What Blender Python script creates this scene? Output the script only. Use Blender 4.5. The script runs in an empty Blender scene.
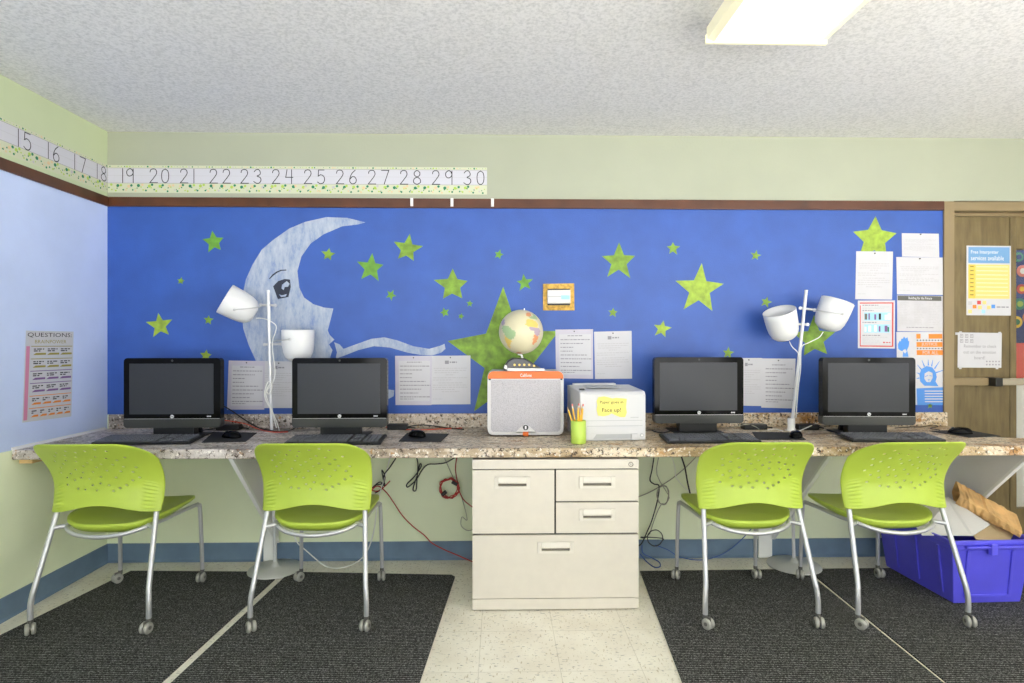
import bpy, bmesh, math, random
from mathutils import Vector, Matrix, Euler
from mathutils.geometry import tessellate_polygon
random.seed(7)
C = bpy.context.scene.collection
PI = math.pi
# ---------------------------------------------------------------- survey geometry
F = 585.0; CX, CY = 512.0, 341.5; CAMZ = 1.225; CAMD = 3.3
TH = math.atan(0.02165)
CAM = Vector((0.0, -CAMD, CAMZ))
FW = Vector((math.sin(TH), math.cos(TH), 0)); RT = Vector((math.cos(TH), -math.sin(TH), 0))
def ray(px, py): return FW + RT*((px-CX)/F) + Vector((0, 0, (CY-py)/F))
def at_y(px, py, y=0.0):
    d = ray(px, py); return CAM + d*((y-CAM.y)/d.y)
def at_x(px, py, x):
    d = ray(px, py); return CAM + d*((x-CAM.x)/d.x)
def at_z(px, py, z=0.0):
    d = ray(px, py); return CAM + d*((z-CAM.z)/d.z)
def at_d(px, py, dep): return CAM + ray(px, py)*dep
XL = -2.178          # left wall
ZC = 2.392           # ceiling
ZT = 0.74            # counter top
XR = 3.75; YB = -6.2
# ---------------------------------------------------------------- materials
def lin(c):
    c = c/255.0
    return c/12.92 if c <= 0.04045 else ((c+0.055)/1.055)**2.4
def rgb(c): return (lin(c[0]), lin(c[1]), lin(c[2]), 1)
MATS = {}
def mat(name, col, rough=0.6, metal=0.0, vary=0.0, vscale=8.0, bump=0.0, bscale=60.0, coat=0.0, trans=0.0, emit=None, es=0.0, spec=0.5):
    m = bpy.data.materials.new(name); m.use_nodes = True
    nt = m.node_tree; b = nt.nodes['Principled BSDF']
    b.inputs['Base Color'].default_value = rgb(col)
    b.inputs['Roughness'].default_value = rough
    b.inputs['Metallic'].default_value = metal
    b.inputs['Specular IOR Level'].default_value = spec
    if coat: b.inputs['Coat Weight'].default_value = coat
    if trans: b.inputs['Transmission Weight'].default_value = trans
    if emit:
        b.inputs['Emission Color'].default_value = rgb(emit); b.inputs['Emission Strength'].default_value = es
    tc = nt.nodes.new('ShaderNodeTexCoord')
    if vary:
        n = nt.nodes.new('ShaderNodeTexNoise'); n.inputs['Scale'].default_value = vscale; n.inputs['Detail'].default_value = 5
        nt.links.new(tc.outputs['Object'], n.inputs['Vector'])
        r = nt.nodes.new('ShaderNodeValToRGB')
        r.color_ramp.elements[0].position = 0.3; r.color_ramp.elements[1].position = 0.7
        r.color_ramp.elements[0].color = rgb([max(0, x*(1-vary)) for x in col])
        r.color_ramp.elements[1].color = rgb([min(255, x*(1+vary)) for x in col])
        nt.links.new(n.outputs['Fac'], r.inputs['Fac']); nt.links.new(r.outputs['Color'], b.inputs['Base Color'])
    if bump:
        n2 = nt.nodes.new('ShaderNodeTexNoise'); n2.inputs['Scale'].default_value = bscale; n2.inputs['Detail'].default_value = 3
        nt.links.new(tc.outputs['Object'], n2.inputs['Vector'])
        bp = nt.nodes.new('ShaderNodeBump'); bp.inputs['Strength'].default_value = bump; bp.inputs['Distance'].default_value = 0.01
        nt.links.new(n2.outputs['Fac'], bp.inputs['Height']); nt.links.new(bp.outputs['Normal'], b.inputs['Normal'])
    MATS[name] = m
    return m
def ramp(nt, fac, stops, interp='LINEAR'):
    r = nt.nodes.new('ShaderNodeValToRGB'); r.color_ramp.interpolation = interp
    while len(r.color_ramp.elements) < len(stops): r.color_ramp.elements.new(0.5)
    for e, (p, c) in zip(r.color_ramp.elements, stops): e.position = p; e.color = rgb(c)
    nt.links.new(fac, r.inputs['Fac']); return r.outputs['Color']
def mixc(nt, fac, a, b):
    m = nt.nodes.new('ShaderNodeMix'); m.data_type = 'RGBA'
    if hasattr(fac, 'links'): nt.links.new(fac, m.inputs['Factor'])
    else: m.inputs['Factor'].default_value = fac
    for s, v in ((m.inputs[6], a), (m.inputs[7], b)):
        if hasattr(v, 'links'): nt.links.new(v, s)
        else: s.default_value = rgb(v)
    return m.outputs[2]
def noise(nt, vec, scale, detail=4, rough=0.5):
    n = nt.nodes.new('ShaderNodeTexNoise'); n.inputs['Scale'].default_value = scale
    n.inputs['Detail'].default_value = detail; n.inputs['Roughness'].default_value = rough
    nt.links.new(vec, n.inputs['Vector']); return n.outputs['Fac']

M = {}
M['green_wall'] = mat('green wall paint', (166, 170, 150), 0.55, vary=0.015, vscale=3, bump=0.08, bscale=90)
M['lower_green'] = mat('lower green wall paint', (234, 241, 208), 0.45, vary=0.02, vscale=3, bump=0.06, bscale=90)
M['left_green'] = mat('left upper green paint', (194, 205, 166), 0.5, vary=0.015, vscale=3, bump=0.06, bscale=90)
M['pale_blue'] = mat('pale blue wall paint', (200, 215, 250), 0.5, vary=0.02, vscale=4, bump=0.10, bscale=120)
M['mural_blue'] = mat('mural blue paint', (47, 86, 168), 0.45, vary=0.05, vscale=6, bump=0.15, bscale=160)
M['off_wall'] = mat('cream room paint', (228, 228, 218), 0.6)
M['base_blue'] = mat('blue vinyl cove base', (106, 128, 152), 0.35, vary=0.05, vscale=12, bump=0.05, bscale=20)
M['brown_trim'] = mat('dark brown wood trim', (84, 48, 30), 0.35, vary=0.14, vscale=9)
M['white'] = mat('white enamel', (232, 231, 228), 0.4)
M['bracket'] = mat('bracket grey white paint', (226, 224, 224), 0.5, vary=0.02, vscale=5)
M['bracket_edge'] = mat('bracket white edge paint', (238, 238, 236), 0.5)
M['shade'] = mat('white plastic lamp shade', (226, 226, 228), 0.42)
M['pole'] = mat('painted light grey pole', (222, 222, 224), 0.3, metal=0.2)
M['base_grey'] = mat('grey lamp base enamel', (200, 200, 196), 0.35, metal=0.15)
M['chrome'] = mat('chrome', (200, 200, 200), 0.18, metal=1.0)
M['silver'] = mat('silver powder coat tube', (200, 200, 202), 0.32, metal=0.55)
M['lime'] = mat('lime green plastic', (176, 198, 72), 0.42, vary=0.02, vscale=4, bump=0.03, bscale=250)
M['caster'] = mat('grey caster wheel', (168, 166, 158), 0.35, metal=0.2)
M['caster_dark'] = mat('dark caster housing', (110, 108, 104), 0.4, metal=0.4)
M['black_gloss'] = mat('black gloss plastic', (10, 10, 11), 0.1, spec=0.1)
M['black'] = mat('black plastic', (24, 25, 26), 0.42)
M['key'] = mat('highlit grey keycap', (104, 106, 112), 0.45)  # highlights of the black keys put into a grey base colour
M['charcoal'] = mat('charcoal plastic', (50, 51, 49), 0.35)
M['screen'] = mat('switched off screen', (46, 48, 54), 0.35, spec=0.3)
M['pad'] = mat('black mouse pad', (34, 35, 36), 0.75)
M['logo'] = mat('silver logo', (225, 226, 228), 0.3)
M['cab'] = mat('putty steel enamel', (210, 203, 190), 0.45, vary=0.01, vscale=20, bump=0.02, bscale=300)
M['cab_dark'] = mat('cabinet gap', (60, 56, 50), 0.7)
M['cab_handle'] = mat('putty plastic handle', (216, 210, 198), 0.35)
M['slot'] = mat('handle recess', (120, 112, 100), 0.6)
M['paper'] = mat('white paper', (200, 199, 204), 0.6, vary=0.01, vscale=10)
M['paper2'] = mat('plastic sleeve paper', (190, 185, 199), 0.35, vary=0.02, vscale=14)
M['paper3'] = mat('thin grey white paper', (194, 192, 197), 0.5, vary=0.03, vscale=16)
M['ink'] = mat('grey print', (140, 138, 146), 0.7)
M['ink_light'] = mat('faint print', (186, 184, 188), 0.7)
M['ink_dark'] = mat('black print', (30, 30, 34), 0.7)
M['red'] = mat('red print', (202, 72, 66), 0.6)
M['orange'] = mat('orange print', (226, 132, 42), 0.6)
M['blue_print'] = mat('blue print', (78, 142, 218), 0.6)
M['poster_blue'] = mat('poster sky blue', (110, 156, 202), 0.5)
M['poster_yellow'] = mat('poster pale yellow', (224, 204, 124), 0.5)
M['poster_gold'] = mat('poster gold', (240, 196, 84), 0.5)
M['header_grey'] = mat('dark grey header print', (92, 92, 86), 0.6)
M['cream_print'] = mat('cream strip', (200, 204, 176), 0.6)
M['strip_white'] = mat('number strip white', (200, 199, 208), 0.55)
M['dot_green'] = mat('dark green dot', (26, 122, 84), 0.6)
M['dot_lime'] = mat('lime dot', (166, 196, 84), 0.6)
M['dot_tan'] = mat('tan dot', (216, 190, 150), 0.6)
M['star'] = mat('green star paint', (116, 150, 44), 0.55, vary=0.18, vscale=24)
M['star_light'] = mat('yellow green star paint', (146, 172, 54), 0.55, vary=0.14, vscale=28)
M['star_dark'] = mat('mid green star paint', (98, 150, 48), 0.55, vary=0.12, vscale=26)
M['eye'] = mat('dark painted eye', (38, 44, 62), 0.6)
M['spk'] = mat('speaker white plastic', (212, 210, 208), 0.45)
M['spk_orange'] = mat('speaker orange plastic', (228, 108, 22), 0.4)
M['printer'] = mat('printer white plastic', (206, 206, 208), 0.42)
M['printer_grey'] = mat('printer seam grey', (176, 178, 180), 0.5)
M['note'] = mat('yellow sticky note', (236, 222, 118), 0.6)
M['cup'] = mat('lime cup', (186, 214, 90), 0.4)
M['pencil'] = mat('yellow pencil paint', (246, 190, 40), 0.35)
M['pencil_wood'] = mat('pencil wood', (226, 190, 140), 0.7)
M['pink'] = mat('eraser pink', (226, 130, 120), 0.7)
M['cork'] = mat('cork board', (208, 166, 82), 0.8, vary=0.16, vscale=70, bump=0.2, bscale=200)
M['device'] = mat('thermostat white', (215, 214, 212), 0.4)
M['device_blue'] = mat('thermostat blue label', (156, 206, 228), 0.4)
M['door_wood'] = mat('door tan wood', (140, 122, 78), 0.4)
M['frame_tan'] = mat('door frame tan enamel', (140, 122, 90), 0.35, vary=0.02, vscale=5)
M['bar'] = mat('push bar bronze', (168, 158, 138), 0.35, metal=0.4)
M['bin'] = mat('blue plastic tote', (92, 88, 224), 0.38, vary=0.04, vscale=4, bump=0.05, bscale=30)
M['bag'] = mat('brown kraft paper', (216, 174, 116), 0.75, vary=0.10, vscale=14, bump=0.3, bscale=14)
M['board'] = mat('tan cardboard', (206, 184, 144), 0.8, vary=0.04, vscale=9)
M['red_cable'] = mat('red network cable', (176, 44, 36), 0.4)
M['orange_cable'] = mat('orange red cable', (214, 76, 44), 0.4)
M['blue_cable'] = mat('blue network cable', (48, 86, 160), 0.4)
M['grey_cable'] = mat('grey cable', (158, 156, 140), 0.5)
M['white_cable'] = mat('white cable', (232, 232, 228), 0.4)
M['globe_sea'] = mat('antique globe sea', (216, 208, 176), 0.35, vary=0.02, vscale=10)
M['g_green'] = mat('globe green land', (160, 186, 140), 0.4)
M['g_yellow'] = mat('globe yellow land', (226, 196, 104), 0.4)
M['g_orange'] = mat('globe orange land', (220, 150, 104), 0.4)
M['g_purple'] = mat('globe mauve land', (176, 158, 176), 0.4)
M['g_base'] = mat('globe base charcoal', (76, 76, 82), 0.35)
M['wood_cleat'] = mat('pine cleat', (220, 186, 128), 0.6, vary=0.08, vscale=20)
M['glass_clear'] = mat('clear glass', (255, 255, 255), 0.02, trans=1.0)
M['gold_print'] = mat('gold print', (150, 140, 60), 0.6)
M['purple_print'] = mat('purple print', (120, 84, 140), 0.6)
M['pink_print'] = mat('pink print', (206, 132, 164), 0.6)
M['poster_grey'] = mat('poster grey ground', (196, 198, 204), 0.5)
M['hallred'] = mat('coral craft paper', (232, 96, 84), 0.6)
M['navy'] = mat('navy craft board', (34, 58, 130), 0.6)
M['teal'] = mat('teal craft circle', (48, 140, 120), 0.6)
M['yellow'] = mat('yellow craft circle', (240, 206, 60), 0.6)
M['lamp_emit'] = mat('fluorescent lens glow', (255, 252, 240), 0.4, emit=(255, 250, 236), es=1.05)
M['lens_side'] = mat('lens cream acrylic', (238, 232, 200), 0.35, emit=(250, 240, 200), es=0.3)
M['moon'] = mat('moon', (190, 202, 224), 0.6)

# ceiling texture
def _ceil():
    m = mat('sprayed ceiling texture', (214, 214, 216), 0.9); nt = m.node_tree; b = nt.nodes['Principled BSDF']
    tc = nt.nodes.new('ShaderNodeTexCoord'); n = noise(nt, tc.outputs['Object'], 75, 4, 0.65)
    nt.links.new(ramp(nt, n, [(0.32, (206, 206, 207)), (0.58, (234, 233, 234))]), b.inputs['Base Color'])
    bp = nt.nodes.new('ShaderNodeBump'); bp.inputs['Strength'].default_value = 0.22; bp.inputs['Distance'].default_value = 0.006
    nt.links.new(n, bp.inputs['Height']); nt.links.new(bp.outputs['Normal'], b.inputs['Normal']); return m
M['ceiling'] = _ceil()
def _floor():
    m = mat('speckled vinyl tile', (226, 219, 198), 0.42); nt = m.node_tree; b = nt.nodes['Principled BSDF']
    tc = nt.nodes.new('ShaderNodeTexCoord'); mp = nt.nodes.new('ShaderNodeMapping'); mp.inputs['Rotation'].default_value = (0, 0, 0.6)
    mp.inputs['Scale'].default_value = (1, 3.2, 1); nt.links.new(tc.outputs['Object'], mp.inputs['Vector'])
    base = ramp(nt, noise(nt, tc.outputs['Object'], 6, 5), [(0.3, (226, 219, 202)), (0.7, (240, 236, 222))])
    sp = ramp(nt, noise(nt, mp.outputs['Vector'], 42, 2, 0.5), [(0.64, (0, 0, 0)), (0.67, (255, 255, 255))])
    c1 = mixc(nt, sp, base, (166, 162, 154))
    mp2 = nt.nodes.new('ShaderNodeMapping'); mp2.inputs['Rotation'].default_value = (0, 0, -0.5); mp2.inputs['Scale'].default_value = (3.4, 1, 1)
    mp2.inputs['Location'].default_value = (3, 9, 0)
    nt.links.new(tc.outputs['Object'], mp2.inputs['Vector'])
    sp2 = ramp(nt, noise(nt, mp2.outputs['Vector'], 36, 2, 0.5), [(0.64, (0, 0, 0)), (0.68, (255, 255, 255))])
    c2 = mixc(nt, sp2, c1, (196, 184, 158))
    br = nt.nodes.new('ShaderNodeTexBrick'); br.offset = 0; br.inputs['Scale'].default_value = 1; br.inputs['Brick Width'].default_value = 0.305
    br.inputs['Row Height'].default_value = 0.305; br.inputs['Mortar Size'].default_value = 0.0014
    for k in ('Color1', 'Color2'): br.inputs[k].default_value = (0, 0, 0, 1)
    br.inputs['Mortar'].default_value = (0.45, 0.45, 0.45, 1)
    mp4 = nt.nodes.new('ShaderNodeMapping'); fa = at_z(481.5, 625); fb_ = at_z(500, 631.3)
    mp4.inputs['Location'].default_value = (-fa.x+3.05, -fb_.y+3.05, 0); nt.links.new(tc.outputs['Object'], mp4.inputs['Vector']); nt.links.new(mp4.outputs['Vector'], br.inputs['Vector'])
    c3 = mixc(nt, br.outputs['Color'], c2, (170, 162, 142))
    nt.links.new(c3, b.inputs['Base Color']); return m
M['floor'] = _floor()
def _mat():
    m = mat('ribbed charcoal carpet', (70, 70, 68), 0.95, spec=0.1); nt = m.node_tree; b = nt.nodes['Principled BSDF']
    tc = nt.nodes.new('ShaderNodeTexCoord')
    n = noise(nt, tc.outputs['Object'], 190, 3, 0.7)
    c = ramp(nt, n, [(0.34, (46, 46, 45)), (0.5, (84, 84, 82)), (0.66, (160, 160, 157))])
    w = nt.nodes.new('ShaderNodeTexWave'); w.bands_direction = 'Y'; w.inputs['Scale'].default_value = 26; w.inputs['Distortion'].default_value = 0.6
    w.inputs['Detail'].default_value = 2; w.inputs['Detail Scale'].default_value = 6
    nt.links.new(tc.outputs['Object'], w.inputs['Vector'])
    k = ramp(nt, w.outputs['Fac'], [(0.1, (120, 120, 120)), (0.8, (255, 255, 255))])
    mm = nt.nodes.new('ShaderNodeMix'); mm.data_type = 'RGBA'; mm.blend_type = 'MULTIPLY'; mm.inputs['Factor'].default_value = 1
    nt.links.new(c, mm.inputs[6]); nt.links.new(k, mm.inputs[7]); nt.links.new(mm.outputs[2], b.inputs['Base Color'])
    bp = nt.nodes.new('ShaderNodeBump'); bp.inputs['Strength'].default_value = 0.5; bp.inputs['Distance'].default_value = 0.004
    nt.links.new(w.outputs['Fac'], bp.inputs['Height']); nt.links.new(bp.outputs['Normal'], b.inputs['Normal']); return m
M['mat'] = _mat()
def _granite():
    m = mat('speckled granite laminate', (200, 190, 175), 0.42, spec=0.25); nt = m.node_tree; b = nt.nodes['Principled BSDF']
    tc = nt.nodes.new('ShaderNodeTexCoord'); o = tc.outputs['Object']
    mp = nt.nodes.new('ShaderNodeMapping'); mp.inputs['Scale'].default_value = (0.45, 1.3, 1); nt.links.new(o, mp.inputs['Vector'])
    big = noise(nt, mp.outputs['Vector'], 7, 6, 0.65)
    warm = ramp(nt, big, [(0.34, (112, 88, 62)), (0.44, (186, 160, 120)), (0.55, (222, 208, 184)), (0.66, (176, 130, 76))])
    cool = ramp(nt, big, [(0.34, (104, 96, 92)), (0.46, (178, 168, 160)), (0.58, (216, 208, 202)), (0.70, (166, 142, 116))])
    sx = nt.nodes.new('ShaderNodeSeparateXYZ'); nt.links.new(o, sx.inputs['Vector'])
    mr = nt.nodes.new('ShaderNodeMapRange'); mr.inputs['From Min'].default_value = -1.2; mr.inputs['From Max'].default_value = 0.6
    nt.links.new(sx.outputs['X'], mr.inputs['Value'])
    base = mixc(nt, mr.outputs['Result'], cool, warm)
    s1 = ramp(nt, noise(nt, o, 60, 4, 0.75), [(0.40, (255, 255, 255)), (0.47, (0, 0, 0))])
    c1 = mixc(nt, s1, base, (70, 58, 48))
    s2 = ramp(nt, noise(nt, o, 50, 4, 0.7), [(0.56, (0, 0, 0)), (0.64, (255, 255, 255))])
    c2 = mixc(nt, s2, c1, (240, 234, 224))
    mp3 = nt.nodes.new('ShaderNodeMapping'); mp3.inputs['Location'].default_value = (5, 2, 7); nt.links.new(o, mp3.inputs['Vector'])
    s3 = ramp(nt, noise(nt, mp3.outputs['Vector'], 34, 5, 0.7), [(0.60, (0, 0, 0)), (0.68, (255, 255, 255))])
    c3 = mixc(nt, s3, c2, (176, 132, 84))
    nt.links.new(c3, b.inputs['Base Color']); return m
M['granite'] = _granite()
def _wood():
    m = M['door_wood']; nt = m.node_tree; b = nt.nodes['Principled BSDF']
    tc = nt.nodes.new('ShaderNodeTexCoord'); mp = nt.nodes.new('ShaderNodeMapping'); mp.inputs['Scale'].default_value = (9, 9, 1.1)
    nt.links.new(tc.outputs['Object'], mp.inputs['Vector'])
    w = noise(nt, mp.outputs['Vector'], 5, 6, 0.6)
    nt.links.new(ramp(nt, w, [(0.3, (94, 80, 52)), (0.5, (112, 96, 62)), (0.7, (124, 108, 72))]), b.inputs['Base Color'])
_wood()
def _moon():
    m = M['moon']; nt = m.node_tree; b = nt.nodes['Principled BSDF']
    tc = nt.nodes.new('ShaderNodeTexCoord'); mp = nt.nodes.new('ShaderNodeMapping'); mp.inputs['Scale'].default_value = (2.4, 1, 0.8)
    nt.links.new(tc.outputs['Object'], mp.inputs['Vector'])
    w = noise(nt, mp.outputs['Vector'], 9, 8, 0.72)
    nt.links.new(ramp(nt, w, [(0.32, (108, 132, 184)), (0.46, (154, 167, 192)), (0.68, (190, 197, 207))]), b.inputs['Base Color'])
_moon()
def _trimmat():
    m = M['brown_trim']; nt = m.node_tree; b = nt.nodes['Principled BSDF']
    b.inputs['Roughness'].default_value = 0.3
_trimmat()
def _grille():
    m = mat('speaker metal grille', (206, 204, 206), 0.5, metal=0.1); nt = m.node_tree; b = nt.nodes['Principled BSDF']
    tc = nt.nodes.new('ShaderNodeTexCoord'); v = nt.nodes.new('ShaderNodeTexVoronoi'); v.inputs['Scale'].default_value = 220
    nt.links.new(tc.outputs['Object'], v.inputs['Vector'])
    nt.links.new(ramp(nt, v.outputs['Distance'], [(0.1, (140, 138, 142)), (0.5, (184, 181, 186))]), b.inputs['Base Color']); return m
M['grille'] = _grille()

# ---------------------------------------------------------------- mesh builder
class MB:
    def __init__(s): s.v = []; s.f = []; s.m = []; s.sm = []; s.mats = []; s.cur = 0
    def use(s, name):
        m = M[name]
        if m not in s.mats: s.mats.append(m)
        s.cur = s.mats.index(m); return s
    def add(s, vs, fs, smooth=False, T=None):
        o = len(s.v)
        for p in vs:
            p = Vector(p); s.v.append(T @ p if T else p)
        for f in fs: s.f.append([i+o for i in f]); s.m.append(s.cur); s.sm.append(smooth)
    def box(s, x0, x1, y0, y1, z0, z1, T=None):
        v = [(x, y, z) for z in (z0, z1) for y in (y0, y1) for x in (x0, x1)]
        s.add(v, [(0, 2, 3, 1), (4, 5, 7, 6), (0, 1, 5, 4), (2, 6, 7, 3), (0, 4, 6, 2), (1, 3, 7, 5)], T=T); return s
    def cbox(s, c, d, T=None):
        return s.box(c[0]-d[0]/2, c[0]+d[0]/2, c[1]-d[1]/2, c[1]+d[1]/2, c[2]-d[2]/2, c[2]+d[2]/2, T)
    def prism(s, poly, a, b, axis='Z', T=None, smooth=False):
        """poly in the plane across AXIS, extruded from a to b"""
        def P(p, h):
            if axis == 'Z': return (p[0], p[1], h)
            if axis == 'Y': return (p[0], h, p[1])
            return (h, p[0], p[1])
        n = len(poly); v = [P(p, a) for p in poly]+[P(p, b) for p in poly]
        tri = tessellate_polygon([[Vector((p[0], p[1], 0)) for p in poly]])
        f = [tuple(t) for t in tri]+[tuple(i+n for i in reversed(t)) for t in tri]
        o = len(s.v)
        s.add(v, f, False, T); s.add(v, [(i, (i+1) % n, (i+1) % n+n, i+n) for i in range(n)], smooth, T)
        return s
    def tube(s, pts, r, seg=8, caps=True, T=None, smooth=True):
        pts = [Vector(p) for p in pts]; n = len(pts); rs = r if isinstance(r, (list, tuple)) else [r]*n
        up = None; vs = []
        for i, p in enumerate(pts):
            t = (pts[min(i+1, n-1)]-pts[max(i-1, 0)])
            t = t.normalized() if t.length > 1e-9 else Vector((0, 0, 1))
            if up is None:
                up = Vector((0, 0, 1)) if abs(t.z) < 0.9 else Vector((1, 0, 0))
            a = (up - t*up.dot(t)); a = a.normalized() if a.length > 1e-6 else t.orthogonal().normalized()
            up = a; b = t.cross(a)
            for k in range(seg):
                q = 2*PI*k/seg; vs.append(p+(a*math.cos(q)+b*math.sin(q))*rs[i])
        fs = [(i*seg+k, i*seg+(k+1) % seg, (i+1)*seg+(k+1) % seg, (i+1)*seg+k) for i in range(n-1) for k in range(seg)]
        s.add(vs, fs, smooth, T)
        if caps:
            s.add(vs[:seg], [tuple(range(seg))[::-1]], False, T); s.add(vs[-seg:], [tuple(range(seg))], False, T)
        return s
    def lathe(s, prof, seg=24, T=None, smooth=True, closed=False):
        """prof: (r, z) list round Z"""
        vs = [(r*math.cos(2*PI*k/seg), r*math.sin(2*PI*k/seg), z) for r, z in prof for k in range(seg)]
        n = len(prof); rng = range(n) if closed else range(n-1)
        fs = [(i*seg+k, i*seg+(k+1) % seg, ((i+1) % n)*seg+(k+1) % seg, ((i+1) % n)*seg+k) for i in rng for k in range(seg)]
        s.add(vs, fs, smooth, T); return s
    def disc(s, c, r, nrm, seg=16, T=None):
        c = Vector(c); nrm = Vector(nrm).normalized(); a = nrm.orthogonal().normalized(); b = nrm.cross(a)
        s.add([c+(a*math.cos(2*PI*k/seg)+b*math.sin(2*PI*k/seg))*r for k in range(seg)], [tuple(range(seg))], False, T); return s
    def cyl(s, p0, p1, r, seg=16, T=None): return s.tube([p0, p1], r, seg, True, T)
    def build(s, name, parent=None, bevel=0.0, bseg=2, weld=False, sub=0, solid=0.0):
        me = bpy.data.meshes.new(name); me.from_pydata([tuple(p) for p in s.v], [], s.f)
        for m in s.mats: me.materials.append(m)
        me.polygons.foreach_set('material_index', s.m); me.polygons.foreach_set('use_smooth', s.sm)
        bm = bmesh.new(); bm.from_mesh(me)
        if weld or bevel: bmesh.ops.remove_doubles(bm, verts=bm.verts, dist=1e-5)
        bmesh.ops.recalc_face_normals(bm, faces=bm.faces); bm.to_mesh(me); bm.free()
        me.update(); o = bpy.data.objects.new(name, me); C.objects.link(o)
        if parent: o.parent = parent
        if solid:
            q = o.modifiers.new('solid', 'SOLIDIFY'); q.thickness = solid; q.offset = 0
        if bevel:
            q = o.modifiers.new('bevel', 'BEVEL'); q.width = bevel; q.segments = bseg; q.limit_method = 'ANGLE'; q.angle_limit = 0.7
            q.harden_normals = False
        if sub:
            q = o.modifiers.new('sub', 'SUBSURF'); q.levels = sub; q.render_levels = sub
        return o
def smooth_path(pts, n=6):
    pts = [Vector(p) for p in pts]; out = []
    for i in range(len(pts)-1):
        p0 = pts[max(i-1, 0)]; p1 = pts[i]; p2 = pts[i+1]; p3 = pts[min(i+2, len(pts)-1)]
        for k in range(n):
            t = k/n
            out.append(0.5*((2*p1)+(p2-p0)*t+(2*p0-5*p1+4*p2-p3)*t*t+(3*p1-p0-3*p2+p3)*t**3))
    out.append(pts[-1]); return out
def tag(o, label, cat, group=None):
    o['label'] = label; o['category'] = cat
    if group: o['group'] = group
    return o
def thing(name, label, cat, loc=(0, 0, 0), rz=0.0, group=None):
    o = bpy.data.objects.new(name, None); C.objects.link(o); o.empty_display_size = 0.05
    o.location = loc; o.rotation_euler = (0, 0, rz); return tag(o, label, cat, group)
def struct(o): o['kind'] = 'structure'; return o
def copy_tree(o, parent=None):
    c = o.copy(); C.objects.link(c); c.parent = parent
    for ch in list(o.children): copy_tree(ch, c)
    return c
# text as a mesh, cached, normalised to a 0..1 box
_tc = {}
def text_shape(txt):
    if txt in _tc: return _tc[txt]
    cu = bpy.data.curves.new('t', 'FONT'); cu.body = txt; cu.resolution_u = 2
    ob = bpy.data.objects.new('t', cu); C.objects.link(ob)
    me = bpy.data.meshes.new_from_object(ob)
    v = [p.co.copy() for p in me.vertices]; f = [tuple(p.vertices) for p in me.polygons]
    bpy.data.objects.remove(ob); bpy.data.curves.remove(cu); bpy.data.meshes.remove(me)
    x0 = min(p.x for p in v); x1 = max(p.x for p in v); y0 = min(p.y for p in v); y1 = max(p.y for p in v)
    r = ([((p.x-x0)/(x1-x0), (p.y-y0)/(y1-y0)) for p in v], f, (x1-x0)/(y1-y0)); _tc[txt] = r; return r
class Quad:
    """a flat sheet given by its four corners (tl, tr, br, bl); u right, v down, off towards the room"""
    def __init__(s, tl, tr, br, bl, n):
        s.c = [Vector(p) for p in (tl, tr, br, bl)]; s.n = Vector(n)
    def __call__(s, u, v, off=0.0):
        a, b, c, d = s.c; return (a*(1-u)+b*u)*(1-v)+(d*(1-u)+c*u)*v+s.n*off
    def slab(s, mb, u0, v0, u1, v1, o0, o1):
        P = [s(u0, v0, o0), s(u1, v0, o0), s(u1, v1, o0), s(u0, v1, o0), s(u0, v0, o1), s(u1, v0, o1), s(u1, v1, o1), s(u0, v1, o1)]
        mb.add(P, [(0, 1, 2, 3), (4, 7, 6, 5), (0, 4, 5, 1), (1, 5, 6, 2), (2, 6, 7, 3), (3, 7, 4, 0)])
    def flat(s, mb, u0, v0, u1, v1, o):
        mb.add([s(u0, v0, o), s(u0, v1, o), s(u1, v1, o), s(u1, v0, o)], [(0, 1, 2, 3)])
    def poly(s, mb, pts, o):
        t = tessellate_polygon([[Vector((p[0], p[1], 0)) for p in pts]])
        mb.add([s(p[0], p[1], o) for p in pts], [tuple(q) for q in t])
    def text(s, mb, txt, u0, v0, u1, v1, o):
        vs, f, asp = text_shape(txt)
        mb.add([s(u0+(u1-u0)*x, v1+(v0-v1)*y, o) for x, y in vs], f)
    def line(s, mb, u0, u1, v, h, o, rnd):
        """an unreadable line of print as word-sized bars"""
        u = u0
        while u < u1-0.01:
            w = min(rnd.uniform(0.03, 0.10), u1-u); s.flat(mb, u, v, u+w, v+h, o); u += w+0.018
def wallquad(a, b, c, d, y=0.0, back=0.0):
    P = [at_y(p[0], p[1], y) for p in (a, b, c, d)]
    return Quad(*P, (0, -1, 0))

# ---------------------------------------------------------------- room shell
XD0 = at_y(943.5, 300).x; XD1 = XD0+1.72; ZD = 2.026
ZB = 0.819; ZM0, ZM1 = 1.974, 2.027
def wall_back():
    mb = MB()
    def band(x0, x1, z0, z1, m): mb.use(m).box(x0, x1, 0, 0.12, z0, z1)
    band(XL-0.12, XD0, 0, ZB, 'lower_green'); band(XL-0.12, XD0, ZB, ZM1, 'mural_blue')
    band(XL-0.12, XR+0.12, ZM1, ZC+0.1, 'green_wall'); band(XD1, XR+0.12, 0, ZM1, 'green_wall')
    return struct(mb.build('wall_back'))
WB = wall_back()
mb = MB()
mb.use('lower_green').box(XL-0.12, XL, YB, 0, 0, ZB-0.08); mb.use('pale_blue').box(XL-0.12, XL, YB, 0, ZB-0.08, ZM1)
mb.use('left_green').box(XL-0.12, XL, YB, 0, ZM1, ZC+0.1)
struct(mb.build('wall_left'))
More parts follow.
